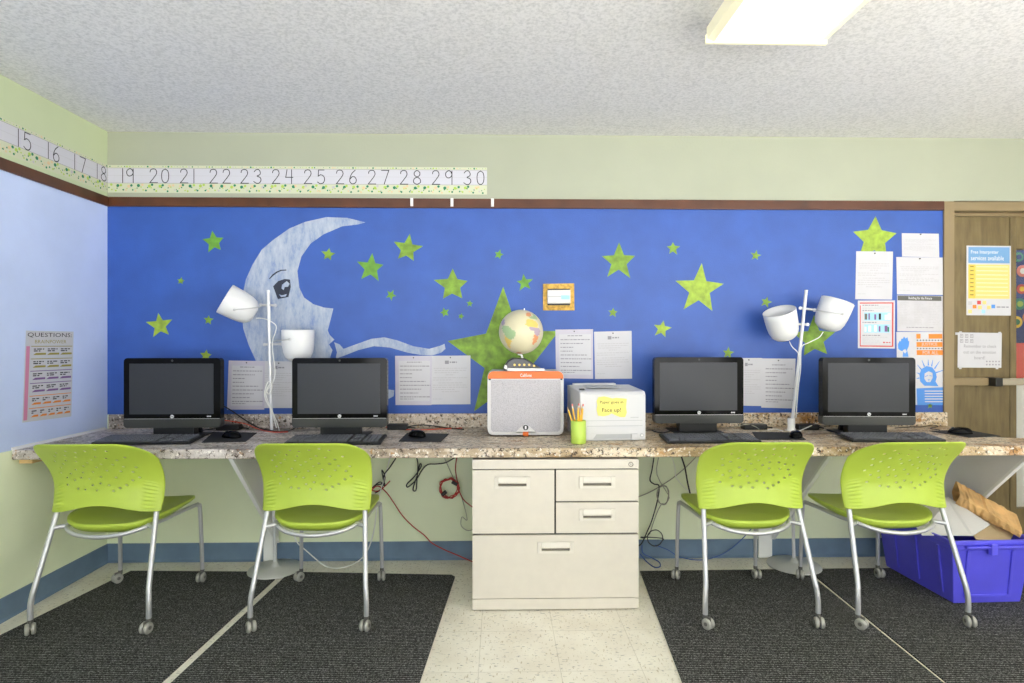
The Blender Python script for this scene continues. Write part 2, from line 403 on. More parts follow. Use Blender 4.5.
# walls out of frame, with window openings that let daylight in
def wall_with_windows(name, fixed, a0, a1, wins, axis):
    mb = MB().use('off_wall')
    def bx(p0, p1, z0, z1):
        if axis == 'X': mb.box(fixed, fixed+0.12, p0, p1, z0, z1)
        else: mb.box(p0, p1, fixed-0.12, fixed, z0, z1)
    e = a0
    for w0, w1, z0, z1 in wins:
        bx(e, w0, 0, ZC+0.1); bx(w0, w1, 0, z0); bx(w0, w1, z1, ZC+0.1); e = w1
    bx(e, a1, 0, ZC+0.1); struct(mb.build(name))
    for i, (w0, w1, z0, z1) in enumerate(wins):
        wb = MB().use('white')
        def fr(p0, p1, q0, q1):
            if axis == 'X': wb.box(fixed+0.03, fixed+0.08, p0, p1, q0, q1)
            else: wb.box(p0, p1, fixed-0.08, fixed-0.03, q0, q1)
        fr(w0, w1, z0, z0+0.05); fr(w0, w1, z1-0.05, z1); fr(w0, w0+0.05, z0+0.05, z1-0.05); fr(w1-0.05, w1, z0+0.05, z1-0.05)
        m_ = (w0+w1)/2; fr(m_-0.02, m_+0.02, z0+0.05, z1-0.05)
        struct(wb.build('window_%d' % (i+1 if axis == 'X' else i+4)))
wall_with_windows('wall_right', XR, YB, 0, [(-5.6, -4.0, 0.8, 2.2), (-3.8, -2.2, 0.8, 2.2)], 'X')
wall_with_windows('wall_front', YB, XL-0.12, XR+0.12, [(-1.9, -0.2, 0.15, 2.1), (0.0, 1.7, 0.15, 2.1), (1.9, 3.5, 0.15, 2.1)], 'Y')  # front windows are unseen, invented and made tall to light the low wall
struct(MB().use('ceiling').box(XL-0.12, XR+0.12, YB-0.12, 1.6, ZC, ZC+0.1).build('ceiling'))
struct(MB().use('floor').box(XL-0.12, XR+0.12, YB-0.12, 1.6, -0.08, 0).build('floor'))
# baseboards (cove base with a small toe)
def cove(name, T, L):
    prof = [(0, 0), (0.016, 0), (0.007, 0.012), (0.004, 0.10), (0, 0.102)]
    o = MB().use('base_blue'); o.prism(prof, 0, L, axis='X', T=T); return struct(o.build(name))
cove('baseboard_back', Matrix.Translation((XL, 0, 0)) @ Matrix.Scale(-1, 4, (0, 1, 0)), XD0-XL-0.0)
cove('baseboard_left', Matrix.Translation((XL, -0.002, 0)) @ Matrix.Rotation(-PI/2, 4, 'Z'), -YB-0.002)
# chair rail trims
struct(MB().use('brown_trim').box(XL+0.014, XD0-0.004, -0.014, 0, ZM0, ZM1).build('trim_1', bevel=0.003))
struct(MB().use('brown_trim').box(XL, XL+0.014, YB, 0, ZM0, ZM1).build('trim_2', bevel=0.003))
# ---------------------------------------------------------------- painted mural on the back wall (parts of the wall)
def star_pts(cx, cy, R, rot=0, inner=0.45, jit=0.16, rnd=random):
    pts = []
    for k in range(10):
        r = R if k % 2 == 0 else R*inner
        if k % 2 == 0: r *= 1+rnd.uniform(-jit, jit)*0.8
        a = rot+k*PI/5+rnd.uniform(-0.05, 0.05)
        pts.append((cx+r*math.sin(a), cy-r*math.cos(a)))
    return pts
stars = [(213.8, 242, 12, -.1, 'star_dark'), (328.3, 254.5, 7.2, .15, 'star'), (371, 268, 14.5, .1, 'star_dark'), (407.5, 249, 15, .15, 'star'), (391, 295, 5.5, .5, 'star_dark'),
         (452.5, 285.5, 18, .02, 'star'), (444.7, 312.5, 5.2, -.3, 'star_dark'), (469.8, 303.6, 3.6, .1, 'star_dark'), (461, 316.3, 3.4, .3, 'star_dark'), (498.8, 254.6, 5.2, .3, 'star_dark'),
         (524.5, 282.8, 8.5, -.1, 'star_dark'), (619, 261.5, 18, .0, 'star'), (673, 248.3, 7, .0, 'star'), (699.5, 289.5, 24, .05, 'star_light'), (755.6, 255.6, 5.2, .2, 'star'),
         (766, 302, 5.6, .3, 'star'), (662, 328.8, 9, .2, 'star_light'), (613, 312.5, 5.2, .1, 'star'), (728, 353, 6, .1, 'star'), (814, 339, 22, -.05, 'star'), (874.5, 239, 25, .02, 'star_light'),
         (160, 325.5, 13, -.1, 'star_light'), (208.5, 320, 5.2, .1, 'star'), (206, 355.5, 6.5, .1, 'star_light'), (181, 281, 4.2, .2, 'star'), (930, 405.5, 3.2, 0, 'star')]
def wall_poly(name, mname, px, off):
    P = [at_y(x, y, 0) for x, y in px]
    mb = MB().use(mname); mb.prism([(p.x, p.z) for p in P], -off, -0.0002, axis='Y'); return mb.build(name, WB)
for (x, y, R, rot, m) in stars: wall_poly('painted_star', m, star_pts(x, y, R, rot), 0.0012)
big = [(503.2, 286.6), (518, 331), (559, 331), (530, 368), (543, 411.5), (506, 388), (474, 411.5), (484.5, 368), (447.5, 341), (486, 333.5)]
wall_poly('painted_star', 'star', big, 0.0012)
def Z4(pts): return [(200+x/3.796, 200+y/3.796) for x, y in pts]
moon = Z4([(628, 85), (560, 68), (480, 65), (400, 83), (340, 108), (280, 150), (235, 188), (200, 245), (175, 300), (162, 360), (158, 430), (165, 490), (185, 550), (212, 610), (250, 670),
           (310, 730), (380, 775), (460, 800), (545, 803), (620, 790), (690, 768), (735, 745), (738, 722), (690, 716), (620, 722), (560, 715), (515, 690), (492, 650), (488, 615), (503, 570), (490, 548),
           (510, 530), (492, 512), (485, 495), (497, 450), (506, 412), (470, 408), (430, 395), (395, 370), (377, 332), (370, 270), (385, 215), (420, 165), (470, 130), (540, 100), (600, 93)])
wall_poly('painted_moon', 'moon', moon, 0.0012)
wisp = Z4([(510, 540), (530, 548), (545, 565), (600, 545), (650, 527), (700, 521), (750, 533), (810, 555), (870, 565), (912, 553), (928, 546), (932, 565), (915, 580), (880, 590), (840, 588), (790, 580), (720, 560), (660, 555), (600, 570), (550, 590), (515, 602), (520, 578)])
wall_poly('painted_wisp', 'moon', wisp, 0.0012)
wall_poly('painted_eye', 'eye', Z4([(278, 328), (297, 308), (322, 300), (342, 302), (345, 330), (336, 368), (318, 372), (296, 376), (286, 350)]), 0.0018)
wall_poly('eye_glint', 'moon', Z4([(312, 322), (330, 308), (341, 318), (334, 330), (322, 330), (318, 342), (310, 336)]), 0.0024)
wall_poly('eye_glint', 'moon', Z4([(300, 358), (312, 362), (330, 357), (326, 366), (308, 368)]), 0.0024)
wall_poly('painted_brow', 'eye', Z4([(262, 300), (274, 284), (290, 272), (308, 265), (328, 264), (328, 268), (310, 269), (294, 276), (278, 288), (266, 300)]), 0.0018)

# ---------------------------------------------------------------- door at the right end of the back wall
def door():
    r = bpy.data.objects.new('door_1', None); C.objects.link(r); struct(r)
    fw = at_y(952.5, 300).x-XD0; zi = 1.974
    f = MB().use('frame_tan')
    f.box(XD0-0.004, XD0+fw, -0.012, 0.13, 0, ZD); f.box(XD1-fw, XD1, -0.012, 0.13, 0, ZD); f.box(XD0+fw, XD1-fw, -0.012, 0.13, zi, ZD)
    f.box(XD0+fw, XD1-fw, 0.045, 0.13, zi-0.02, zi)
    f.build('door_frame', r, bevel=0.002)
    yl = 0.05
    xg = at_y(1010, 300, yl).x; xs = at_y(1016.3, 300, yl).x
    MB().use('door_wood').box(XD0+fw+0.003, xg-0.0025, yl, yl+0.044, 0.01, zi-0.022).build('door_panel', r, bevel=0.002)
    lf = MB().use('door_wood')
    zt = at_y(1018, 249, yl).z
    lf.box(xg+0.0025, xs, yl, yl+0.044, 0.01, zi-0.022); lf.box(xs+0.62, XD1-fw-0.003, yl, yl+0.044, 0.01, zi-0.022)
    lf.box(xs, xs+0.62, yl, yl+0.044, zt, zi-0.022); lf.box(xs, xs+0.62, yl, yl+0.044, 0.01, 0.25)
    lf.build('door_leaf', r, bevel=0.002)
    MB().use('glass_clear').box(xs, xs+0.62, yl+0.02, yl+0.026, 0.25, zt).build('glass_pane', r)
    zb0 = at_y(1000, 385.8, 0.0).z; zb1 = at_y(1000, 378, 0.0).z; xb = at_y(993, 380, 0).x
    MB().use('frame_tan').box(XD0+fw+0.003, xb, yl-0.03, yl, zb0, zb1).build('push_rail', r, bevel=0.003)
    p = MB().use('bar'); p.box(xb+0.03, XD1-0.1, yl-0.075, yl-0.03, zb0+0.004, zb1-0.002); p.build('push_bar', r, bevel=0.006)
    MB().use('black').box(xb-0.008, xb+0.034, yl-0.08, yl, zb0-0.002, zb1+0.002).build('bar_bracket', r, bevel=0.004)
door()
# the hallway seen through the glass
struct(MB().use('off_wall').box(XL, XR+0.6, 0.91, 1.0, 0, ZC).build('wall_hallway'))
struct(MB().use('off_wall').box(XR+0.5, XR+0.6, 0.12, 0.91, 0, ZC).build('wall_hallway_side'))
fb = thing('flower_board', 'navy board of paper flower circles seen through the door glass', 'board')
q = Quad(at_y(990, 245, 0.909), at_y(1075, 245, 0.909), at_y(1075, 368, 0.909), at_y(990, 368, 0.909), (0, -1, 0))
mb = MB().use('navy'); q.slab(mb, 0, 0, 1, 1, 0, 0.01); mb.build('backing', fb)
rr = random.Random(5)
for (x, y, R, ms) in [(1019, 257, 5, ('teal', 'navy')), (1023, 271, 6, ('pink', 'white')), (1022, 289, 5, ('red', 'yellow')), (1020, 304, 6, ('teal', 'dot_lime')), (1017, 322, 6, ('yellow', 'dot_green')),
                      (1030, 318, 7, ('orange', 'yellow')), (1034, 290, 7, ('teal', 'white')), (1040, 262, 8, ('dot_lime', 'red')), (1050, 310, 8, ('pink', 'navy')), (1000, 280, 8, ('yellow', 'teal'))]:
    c = at_y(x, y, 0.89); k = R*4.2/F
    m1 = MB().use(ms[0]); m1.cyl((c.x, 0.895, c.z), (c.x, 0.8988, c.z), k, 20)
    m1.use(ms[1]); m1.cyl((c.x, 0.890, c.z), (c.x, 0.8948, c.z), k*0.5, 16); m1.build('paper_flower', fb)
c = at_y(1036, 372, 0.85)
tag(MB().use('hallred').box(at_y(1012, 350, 0.8).x, at_y(1060, 350, 0.8).x, 0.62, 0.86, at_y(1000, 382, 0.8).z, at_y(1000, 343, 0.8).z).build('craft_box', bevel=0.01), 'coral red box below the flower circles behind the door glass', 'box')
tag(MB().use('white').box(at_y(1010, 350, 0.7).x, at_y(1060, 350, 0.7).x, 0.60, 0.87, 0, at_y(1000, 383, 0.8).z-0.004).build('hallway_cabinet', bevel=0.01), 'white cabinet standing in the hallway behind the door glass', 'cabinet')

# ---------------------------------------------------------------- countertop
YF = -0.642
def counter():
    xe = at_y(945.5, 430, 0).x; p2 = at_z(1016, 438.5, ZT)
    outer = [(XL+0.001, YF), (XL+0.001, -0.001), (xe, -0.001), (xe+0.03, -0.03), (p2.x-0.05, p2.y+0.03), (p2.x+0.35, p2.y-0.05), (p2.x+0.42, YF)]
    holes = []
    for (hx, hy) in GROM:
        holes.append([(hx+0.026*math.cos(2*PI*k/16), hy+0.026*math.sin(2*PI*k/16)) for k in range(16)])
    loops = [outer]+holes
    tri = tessellate_polygon([[Vector((a, b, 0)) for a, b in l] for l in loops])
    flat = [p for l in loops for p in l]; n = len(flat)
    root = thing('countertop', 'long speckled granite-look worktop running along the back wall', 'countertop', (0, 0, 0))
    mb = MB().use('granite')
    v = [(a, b, 0.696) for a, b in flat]+[(a, b, ZT) for a, b in flat]
    f = [tuple(t) for t in tri]+[tuple(i+n for i in t) for t in tri]; o = 0
    for l in loops:
        k = len(l); f += [(o+i, o+(i+1) % k, o+(i+1) % k+n, o+i+n) for i in range(k)]; o += k
    mb.add(v, f); mb.build('worktop', root, bevel=0.006, bseg=3)
    MB().use('granite').box(XL+0.016, xe, -0.02, -0.001, ZT+0.0005, ZB+0.002).build('backsplash', root, bevel=0.006, bseg=3)
    MB().use('wood_cleat').box(XL+0.001, XL+0.06, -0.60, -0.1, 0.672, 0.6955).build('cleat', root)
    MB().use('white').prism([(XL+0.0005, ZT+0.0003), (XL+0.014, ZT+0.0003), (XL+0.0005, ZT+0.012)], YF, -0.0215, axis='Y').build('caulk_strip', root)
    for (hx, hy) in GROM:
        g = MB().use('white'); g.lathe([(0.0255, 0.70), (0.0255, ZT+0.003), (0.033, ZT+0.003), (0.033, ZT+0.0003), (0.0258, ZT+0.0003)], 24, Matrix.Translation((hx, hy, 0)))
        g.build('grommet', root)
L1B = at_z(275, 570.5, 0); L2B = at_z(792.5, 565.5, 0)
L1B.y = max(L1B.y, -0.17); L2B.y = min(L2B.y, -0.15)
L1T = at_y(268.3, 290, L1B.y); L2T = at_y(806.3, 290, L2B.y)
def lean(b, t, z):
    k = (z-b.z)/(t.z-b.z); return b+(t-b)*k
g1 = lean(L1B, L1T, 0.72); g2 = at_y(791.3, 431, L2B.y)
GROM = [(g1.x, g1.y), (g2.x, g2.y)]
counter()
# brackets under the counter
def bracket(fx, px0, px1, label):
    r = thing('counter_bracket', label, 'bracket', (0, 0, 0), 0, 'triangular brackets under the worktop')
    X = at_y(fx, 459, YF+0.03).x
    g = MB().use('bracket').prism([(-0.03, 0.6955), (YF+0.056, 0.6955), (-0.03, 0.13)], X-0.006, X+0.006, axis='X'); g.build('gusset', r)
    e = MB().use('bracket_edge'); e.prism([(YF+0.0558, 0.6955), (YF+0.036, 0.6955), (-0.03, 0.108), (-0.03, 0.1298)], X-0.010, X+0.010, axis='X'); e.build('edge_strip', r)
    x0 = at_y(px0, 540, -0.02).x; x1 = at_y(px1, 540, -0.02).x
    MB().use('bracket_edge').box(x0, x1, -0.03, -0.0175, 0.004, 0.694).build('wall_post', r, bevel=0.002)
bracket(229, 264, 277, 'white triangular bracket under the worktop beside the second chair from the left')
bracket(832, 758, 771.5, 'white triangular bracket under the worktop between the two right chairs')
bracket(1035, 925, 938, 'white triangular bracket under the worktop above the blue bin')

# ---------------------------------------------------------------- ceiling light
def fixture(x0, x1, y0, y1, label):
    r = thing('ceiling_light', label, 'light fixture', ((x0+x1)/2, (y0+y1)/2, ZC), 0)
    w = (x1-x0)/2; l = (y1-y0)/2
    MB().use('white').box(-w+0.02, w-0.02, -l+0.01, l-0.01, -0.03, 0).build('housing', r)
    b = MB().use('lens_side')
    prof = [(-w+0.004, -0.03), (-w+0.004, -0.075), (-w+0.03, -0.085), (-w+0.03, -0.079), (-w+0.012, -0.07), (-w+0.012, -0.03)]
    b.prism(prof, -l, l, axis='Y'); b.prism([(-x, z) for x, z in prof], -l, l, axis='Y')
    b.box(-w, w, l-0.006, l+0.006, -0.088, -0.058); b.box(-w, w, -l-0.006, -l+0.006, -0.088, -0.058); b.build('end_frame', r)
    MB().use('lamp_emit').box(-w+0.0125, w-0.0125, -l+0.0065, l-0.0065, -0.078, -0.0305).build('diffuser', r, bevel=0.004)
zf = ZC-0.088
a = at_z(705.6, 43.5, zf); b_ = at_z(827.7, 43.5, zf)
fixture(a.x, b_.x, a.y-1.22, a.y, 'rectangular fluorescent ceiling light with glowing lens above the printer side')
fixture(a.x, b_.x, -5.2, -3.98, 'added unseen fluorescent ceiling light behind the camera on the right')  # this and the next two: unseen fixtures added to light the room
fixture(-1.25, -0.81, -5.2, -3.98, 'added unseen fluorescent ceiling light behind the camera on the left')
fixture(-1.25, -0.81, a.y-1.9, a.y-0.68, 'added unseen fluorescent ceiling light above the camera on the left')
fixture(3.0, 3.4, 0.25, 0.8, 'added unseen ceiling light for the hallway')  # unseen fixture added to light the board behind the door glass

# ---------------------------------------------------------------- carpets
MZ = 0.007
def carpet(pix, label, cornerR=0.0):
    P = [at_z(x, y, 0) for x, y in pix]; z = [(p.x, p.y) for p in P]
    o = MB().use('mat').prism(z, 0.0004, MZ, axis='Z').build('carpet_mat', bevel=0.002)
    return tag(o, label, 'mat', 'charcoal ribbed floor mats')
def ext(p, q, y): t = (y-p[1])/(q[1]-p[1]); return (p[0]+(q[0]-p[0])*t, y)
YE = 1100
carpet([(131, 571.8), (283, 572.8), ext((276, 580), (163, 683), 1000), (-455, 862)], 'charcoal ribbed mat under the leftmost chair, beside the pale blue wall')
carpet([(290, 572.8), (451.5, 575.8), (455, 577.6), ext((455, 578), (420, 683), YE), ext((284.5, 580), (174, 683), YE)], 'charcoal ribbed mat under the second chair, left of the beige cabinet')
carpet([(640, 572), (803, 570), ext((820.4, 593), (933, 683), YE), ext((640, 572), (682, 683), YE)], 'charcoal ribbed mat under the third chair, right of the beige cabinet')
carpet([(806.5, 570), (1010, 568), (1700, 640), (1800, 900), ext((822.6, 592), (936.6, 683), YE)], 'charcoal ribbed mat under the rightmost chair and the blue bin')

# ---------------------------------------------------------------- chairs
def make_chair():
    r = thing('stacking_chair', '', 'chair', (0, 0, 0), 0, 'lime green chairs along the worktop')
    HW = 0.246
    prof = [(0, -0.218), (0.18, -0.203), (0.38, -0.200), (0.6, -0.232), (0.8, -0.290), (1, -0.374)]
    def pf(v):
        for i in range(len(prof)-1):
            if v <= prof[i+1][0]:
                a, b = prof[i], prof[i+1]; t = (v-a[0])/(b[0]-a[0])
                m0 = (b[1]-a[1]); pm = prof[max(i-1, 0)]; pn = prof[min(i+2, len(prof)-1)]
                s0 = (b[1]-pm[1])/(b[0]-pm[0])*(b[0]-a[0]); s1 = (pn[1]-a[1])/(pn[0]-a[0])*(b[0]-a[0])
                return (2*t**3-3*t*t+1)*a[1]+(t**3-2*t*t+t)*s0+(-2*t**3+3*t*t)*b[1]+(t**3-t*t)*s1
        return prof[-1][1]
    NU, NV = 56, 76
    def pt(u, v):
        au = abs(u)
        top = 0.806-0.012*au**2; 
        if au > 0.60: top -= 0.085*(1-math.sqrt(max(0, 1-((au-0.60)/0.40)**2)))
        bot = 0.478+0.036*0.5*(1+math.cos(PI*u))
        z = bot+(top-bot)*v
        w = HW*(0.955+0.045*v)
        y = pf((z-0.478)/0.33)+0.058*au**2.2
        e = max(0, (au-0.93)/0.07); y += 0.008*e*e
        e = max(0, (v-0.95)/0.05); y += 0.006*e*e
        if 0.70 < au < 0.93 and 0.05 < v < 0.42:
            y -= 0.0065*(0.5+0.5*math.cos(v*2*PI/0.0526))*math.sin(PI*(au-0.70)/0.23)
        return (w*u, y, z)
    vs = [pt(-1+2*i/NU, j/NV) for j in range(NV+1) for i in range(NU+1)]
    holes = set(); rd = random.Random(3); tries = 0
    while len(holes) < 66 and tries < 6000:
        tries += 1; i = rd.randint(6, NU-7); j = 2*rd.randint(8, 34)
        u = -1+2*(i+.5)/NU; v = (j+.5)/NV
        if (abs(u)/0.72)**2.5+(abs(v-0.56)/0.36)**2.5 > 1: continue
        if all(abs(i-a)+abs(j-b)/2 > 4 for a, b in holes): holes.add((i, j))
    fs = [(j*(NU+1)+i, j*(NU+1)+i+1, (j+1)*(NU+1)+i+1, (j+1)*(NU+1)+i) for j in range(NV) for i in range(NU) if (i, j) not in holes and (i, j-1) not in holes]
    b = MB().use('lime'); b.add(vs, fs, True); b.build('backrest', r, solid=0.004, sub=1)
    # seat pan
    s = MB().use('lime'); RN, AN = 14, 48
    def sp(k, a, side):
        rr_ = k/RN; c, d = math.cos(a), math.sin(a)
        sc = lambda t: math.copysign(abs(t)**0.5, t)
        X = rr_*0.216*sc(c); Y = 0.035+rr_*0.232*sc(d)
        if Y < 0: X *= 1-0.16*(Y/-0.2)**2
        z = 0.440-0.016*(1-rr_**2)
        z -= 0.007*max(0, (Y-0.14)/0.11)**2
        z += 0.012*(X/0.212)**2
        z -= 0.010*max(0, (-Y-0.08)/0.12)
        if side: z -= 0.011+0.040*(1-rr_**9)*(0.45+0.55*max(0, min(1, (0.15-Y)/0.3)))
        return (X, Y, z)
    for side in (0, 1):
        v = [sp(0, 0, side)]+[sp(k, 2*PI*a/AN, side) for k in range(1, RN+1) for a in range(AN)]
        f = [(0, 1+a, 1+(a+1) % AN) for a in range(AN)]
        f += [(1+(k-1)*AN+a, 1+k*AN+a, 1+k*AN+(a+1) % AN, 1+(k-1)*AN+(a+1) % AN) for k in range(1, RN) for a in range(AN)]
        s.add(v, f, True)
        if side == 0: o0 = len(s.v)-AN
        else: o1 = len(s.v)-AN
    for a in range(AN): s.f.append([o0+a, o0+(a+1) % AN, o1+(a+1) % AN, o1+a]); s.m.append(0); s.sm.append(True)
    s.build('seat', r)
    # under-seat frame
    R_ = 0.0095
    rail = [(-.196, .235, .398), (-.193, .10, .405), (-.188, -.05, .408), (-.178, -.135, .412), (-.150, -.176, .403), (-.09, -.204, .390), (0, -.214, .383)]
    path = rail+[(-x, y, z) for x, y, z in rail[:-1][::-1]]
    f = MB().use('silver'); f.tube(smooth_path(path, 5), R_, 10)
    for sgn in (-1, 1): f.tube(smooth_path([(sgn*.218, -.177, .41), (sgn*.198, -.165, .413), (sgn*.172, -.145, .413)], 4), R_, 10)
    f.build('seat_frame', r)
    for sgn in (-1, 1):
        for rear in (1, 0):
            l = MB().use('silver')
            if rear:
                path = [(sgn*.212, -.148, .492), (sgn*.213, -.153, .475), (sgn*.215, -.162, .45), (sgn*.235, -.244, .20), (sgn*.240, -.256, .155), (sgn*.243, -.262, .11), (sgn*.243, -.262, .058)]
            else:
                path = [(sgn*.196, .215, .3985), (sgn*.198, .240, .392), (sgn*.199, .251, .372), (sgn*.203, .258, .20), (sgn*.205, .262, .058)]
            l.tube(smooth_path(path, 5), R_+0.0015*rear, 12)
            lo = l.build('leg', r)
            cx, cy = path[-1][0], path[-1][1]; an = rd.uniform(-0.9, 0.9)
            T = Matrix.Translation((cx, cy, 0)) @ Matrix.Rotation(an, 4, 'Z') @ Matrix.Translation((0, -0.014, 0))
            c = MB().use('caster')
            for k in (-1, 1):
                Tw = T @ Matrix.Translation((k*0.0105, 0, 0.0235)) @ Matrix.Rotation(PI/2, 4, 'Y')
                c.lathe([(0.0, -0.007), (0.012, -0.0085), (0.020, -0.0075), (0.0235, -0.003), (0.0235, 0.003), (0.020, 0.0075), (0.012, 0.0085), (0, 0.007)], 24, Tw)
            c.use('caster_dark'); c.tube([(-0.02, 0, 0.0255), (0.02, 0, 0.0255)], 0.008, 10, True, T)
            c.box(-0.003, 0.003, -0.012, 0.022, 0.022, 0.052, T); c.tube([(0, 0.014, 0.044), (0, 0.014, 0.060)], 0.010, 12, True, T)
            c.build('caster', lo)
    return r
chair0 = make_chair()
CH = [((31.5, 633.7), (146.7, 632), (122, 581), (201.5, 581.5), 'lime green perforated chair nearest the pale blue wall, leftmost of the four'),
      ((252, 630.5), (367.5, 630.5), (300.4, 580), (380.7, 579), 'lime green perforated chair just left of the beige filing cabinet'),
      ((704.4, 628.9), (816.7, 626.3), (677.4, 577.2), (756.7, 577.4), 'lime green perforated chair just right of the beige filing cabinet'),
      ((860, 628.9), (961.5, 624.5), (803, 578.3), (878.7, 576), 'lime green perforated chair beside the blue bin, rightmost of the four')]
for i, (a, b, c, d, lab) in enumerate(CH):
    A, B, Cc, D = [at_z(x, y, MZ) for x, y in (a, b, c, d)]
    near = (A+B)/2; far = (Cc+D)/2
    v1 = (B-A).normalized(); v2 = (far-near).normalized()
    rz = (math.atan2(v1.y, v1.x)+math.atan2(v2.y, v2.x)-PI/2)/2
    ch = chair0 if i == 0 else copy_tree(chair0)
    cen = (near+far)/2
    ch.location = (cen.x, cen.y, MZ); ch.rotation_euler = (0, 0, rz); ch['label'] = lab

# ---------------------------------------------------------------- computers
def rrect(w, h, r, n=6):
    pts = []
    for cx, cy, a0 in ((w/2-r, h/2-r, 0), (-w/2+r, h/2-r, PI/2), (-w/2+r, -h/2+r, PI), (w/2-r, -h/2+r, 1.5*PI)):
        for i in range(n+1): a = a0+i/n*PI/2; pts.append((cx+r*math.cos(a), cy+r*math.sin(a)))
    return pts
def make_pc():
    r = thing('desktop_computer', '', 'computer', (0, 0, 0), 0, 'all-in-one computers on the worktop')
    W, Z0, Z1 = 0.472, 0.054, 0.402
    def part_rect(lo, hi): return [(x, z+(Z0+Z1)/2) for x, z in rrect(W, Z1-Z0, 0.018) if lo <= z+(Z0+Z1)/2 <= hi]
    zc = Z0+0.0447; up = part_rect(zc, 9); dn = part_rect(-9, zc)
    up = up+[(-W/2, zc), (W/2, zc)]; dn = [(W/2, zc), (-W/2, zc)]+dn
    h = MB().use('black_gloss'); h.prism(up, -0.012, 0.03, axis='Y'); h.use('charcoal').prism(dn, -0.014, 0.035, axis='Y')
    h.use('black').prism([(0.03, Z0+0.03), (0.075, Z0+0.07), (0.075, Z1-0.08), (0.03, Z1-0.02)], -W/2+0.04, W/2-0.04, axis='X')
    h.build('housing', r, bevel=0.003, bseg=2)
    MB().use('screen').box(-W/2+0.028, W/2-0.034, -0.0135, -0.011, Z0+0.068, Z1-0.028).build('screen', r)
    b = MB().use('silver').box(-W/2+0.004, W/2-0.004, -0.0155, -0.013, Z0+0.0445, Z0+0.046); b.build('trim_line', r)
    l = MB().use('logo'); l.cyl((0, -0.0150, Z0+0.0565), (0, -0.0118, Z0+0.0565), 0.0085, 20)
    q = Quad((-0.006, -0.0153, Z0+0.0635), (0.006, -0.0153, Z0+0.0635), (0.006, -0.0153, Z0+0.0495), (-0.006, -0.0153, Z0+0.0495), (0, -1, 0))
    l.use('ink_dark'); q.text(l, 'hp', 0.05, 0.1, 0.95, 0.95, 0.0); l.build('logo', r)
    q = Quad((0.17, -0.0126, Z0+0.06), (0.19, -0.0126, Z0+0.06), (0.19, -0.0126, Z0+0.053), (0.17, -0.0126, Z0+0.053), (0, -1, 0))
    t = MB().use('logo')
    for k in range(3): q.slab(t, k*0.36, 0.1, k*0.36+0.26, 0.9, 0, 0.0006)
    t.build('indicator_marks', r)
    MB().use('charcoal').cyl((0, -0.0135, Z1-0.013), (0, -0.011, Z1-0.013), 0.005, 12).build('webcam', r)
    st = MB().use('black'); st.prism([(0.045, 0.30), (0.07, 0.30), (0.16, 0.006), (0.14, 0.006)], -0.07, 0.07, axis='X'); st.box(-0.13, 0.13, -0.04, 0.16, 0.0, 0.008)
    st.box(-0.10, 0.10, 0.0, 0.05, 0.008, Z0+0.01)
    st.build('stand', r, bevel=0.003)
    return r
pc0 = make_pc()
PCS = [(173.5, 2.93, .02, 'black all-in-one computer nearest the pale blue wall, leftmost of the four'),
       (340.2, 2.945, 0.01, 'black all-in-one computer beside the moon face painting'),
       (698.3, 3.09, 0.0, 'black all-in-one computer just right of the white printer'),
       (867.6, 3.02, -0.045, 'black all-in-one computer beside the blue and orange poster, rightmost of the four')]
for i, (px, dep, rz, lab) in enumerate(PCS):
    p = at_d(px, 400, dep); o = pc0 if i == 0 else copy_tree(pc0)
    o.location = (p.x, p.y, ZT+0.0005); o.rotation_euler = (0, 0, rz); o['label'] = lab
def make_kb():
    r = thing('keyboard', '', 'keyboard', (0, 0, 0), 0, 'black keyboards on the worktop')
    T = Matrix.Rotation(math.radians(4.5), 4, 'X')
    MB().use('black').box(-0.225, 0.225, -0.078, 0.078, 0.006, 0.020, T).build('tray', r, bevel=0.004)
    k = MB().use('key')
    for row in range(6):
        y = -0.060+row*0.0205+(0.005 if row == 5 else 0)
        segs = [(-0.215, 0.065, 15), (0.075, 0.128, 3), (0.138, 0.210, 4)]
        for x0, x1, n in segs:
            if n == 3 and row == 2: continue
            if row == 0 and n == 15: cells = [(x0, x0+.05), (x0+.053, x0+.075), (x0+.078, x1-.075), (x1-.072, x1-.05), (x1-.047, x1)]
            else: w = (x1-x0)/n; cells = [(x0+i*w, x0+(i+1)*w) for i in range(n)]
            for a, b in cells: k.box(a+0.0024, b-0.0024, y-0.0072, y+0.0066, 0.0195, 0.0255, T)
    k.build('key_bed', r)
    return r
kb0 = make_kb()
KB = [(150, 438.0, .03, 'black keyboard in front of the leftmost computer, behind the leftmost chair'), (337, 438.2, 0.0, 'black keyboard in front of the computer beside the moon'),
      (709, 436.9, 0.0, 'black keyboard in front of the computer right of the printer'), (889, 435.8, -.03, 'black keyboard in front of the rightmost computer')]
for i, (px, py, rz, lab) in enumerate(KB):
    p = at_z(px, py, ZT+0.02); o = kb0 if i == 0 else copy_tree(kb0)
    o.location = (p.x, p.y, ZT+0.0005); o.rotation_euler = (0, 0, rz); o['label'] = lab
PADS = [([(214, 432.5), (257, 433.3), (245.5, 442), (201.5, 443)], 'black mouse pad between the two left computers'), ([(407, 433.5), (449, 434.3), (441, 442.2), (398.5, 441.8)], 'black mouse pad left of the grey and orange speaker'),
        ([(752, 432.6), (797, 433), (806, 440), (757, 440)], 'black mouse pad at the foot of the right lamp pole'), ([(929, 431.3), (968, 430.6), (1001, 436.6), (969, 437.8)], 'black mouse pad at the right end of the worktop')]
for pix, lab in PADS:
    P = [at_z(x, y, ZT) for x, y in pix]
    tag(MB().use('pad').prism([(p.x, p.y) for p in P], ZT+0.0004, ZT+0.004, axis='Z').build('mouse_pad', bevel=0.001), lab, 'mouse pad', 'mouse pads on the worktop')
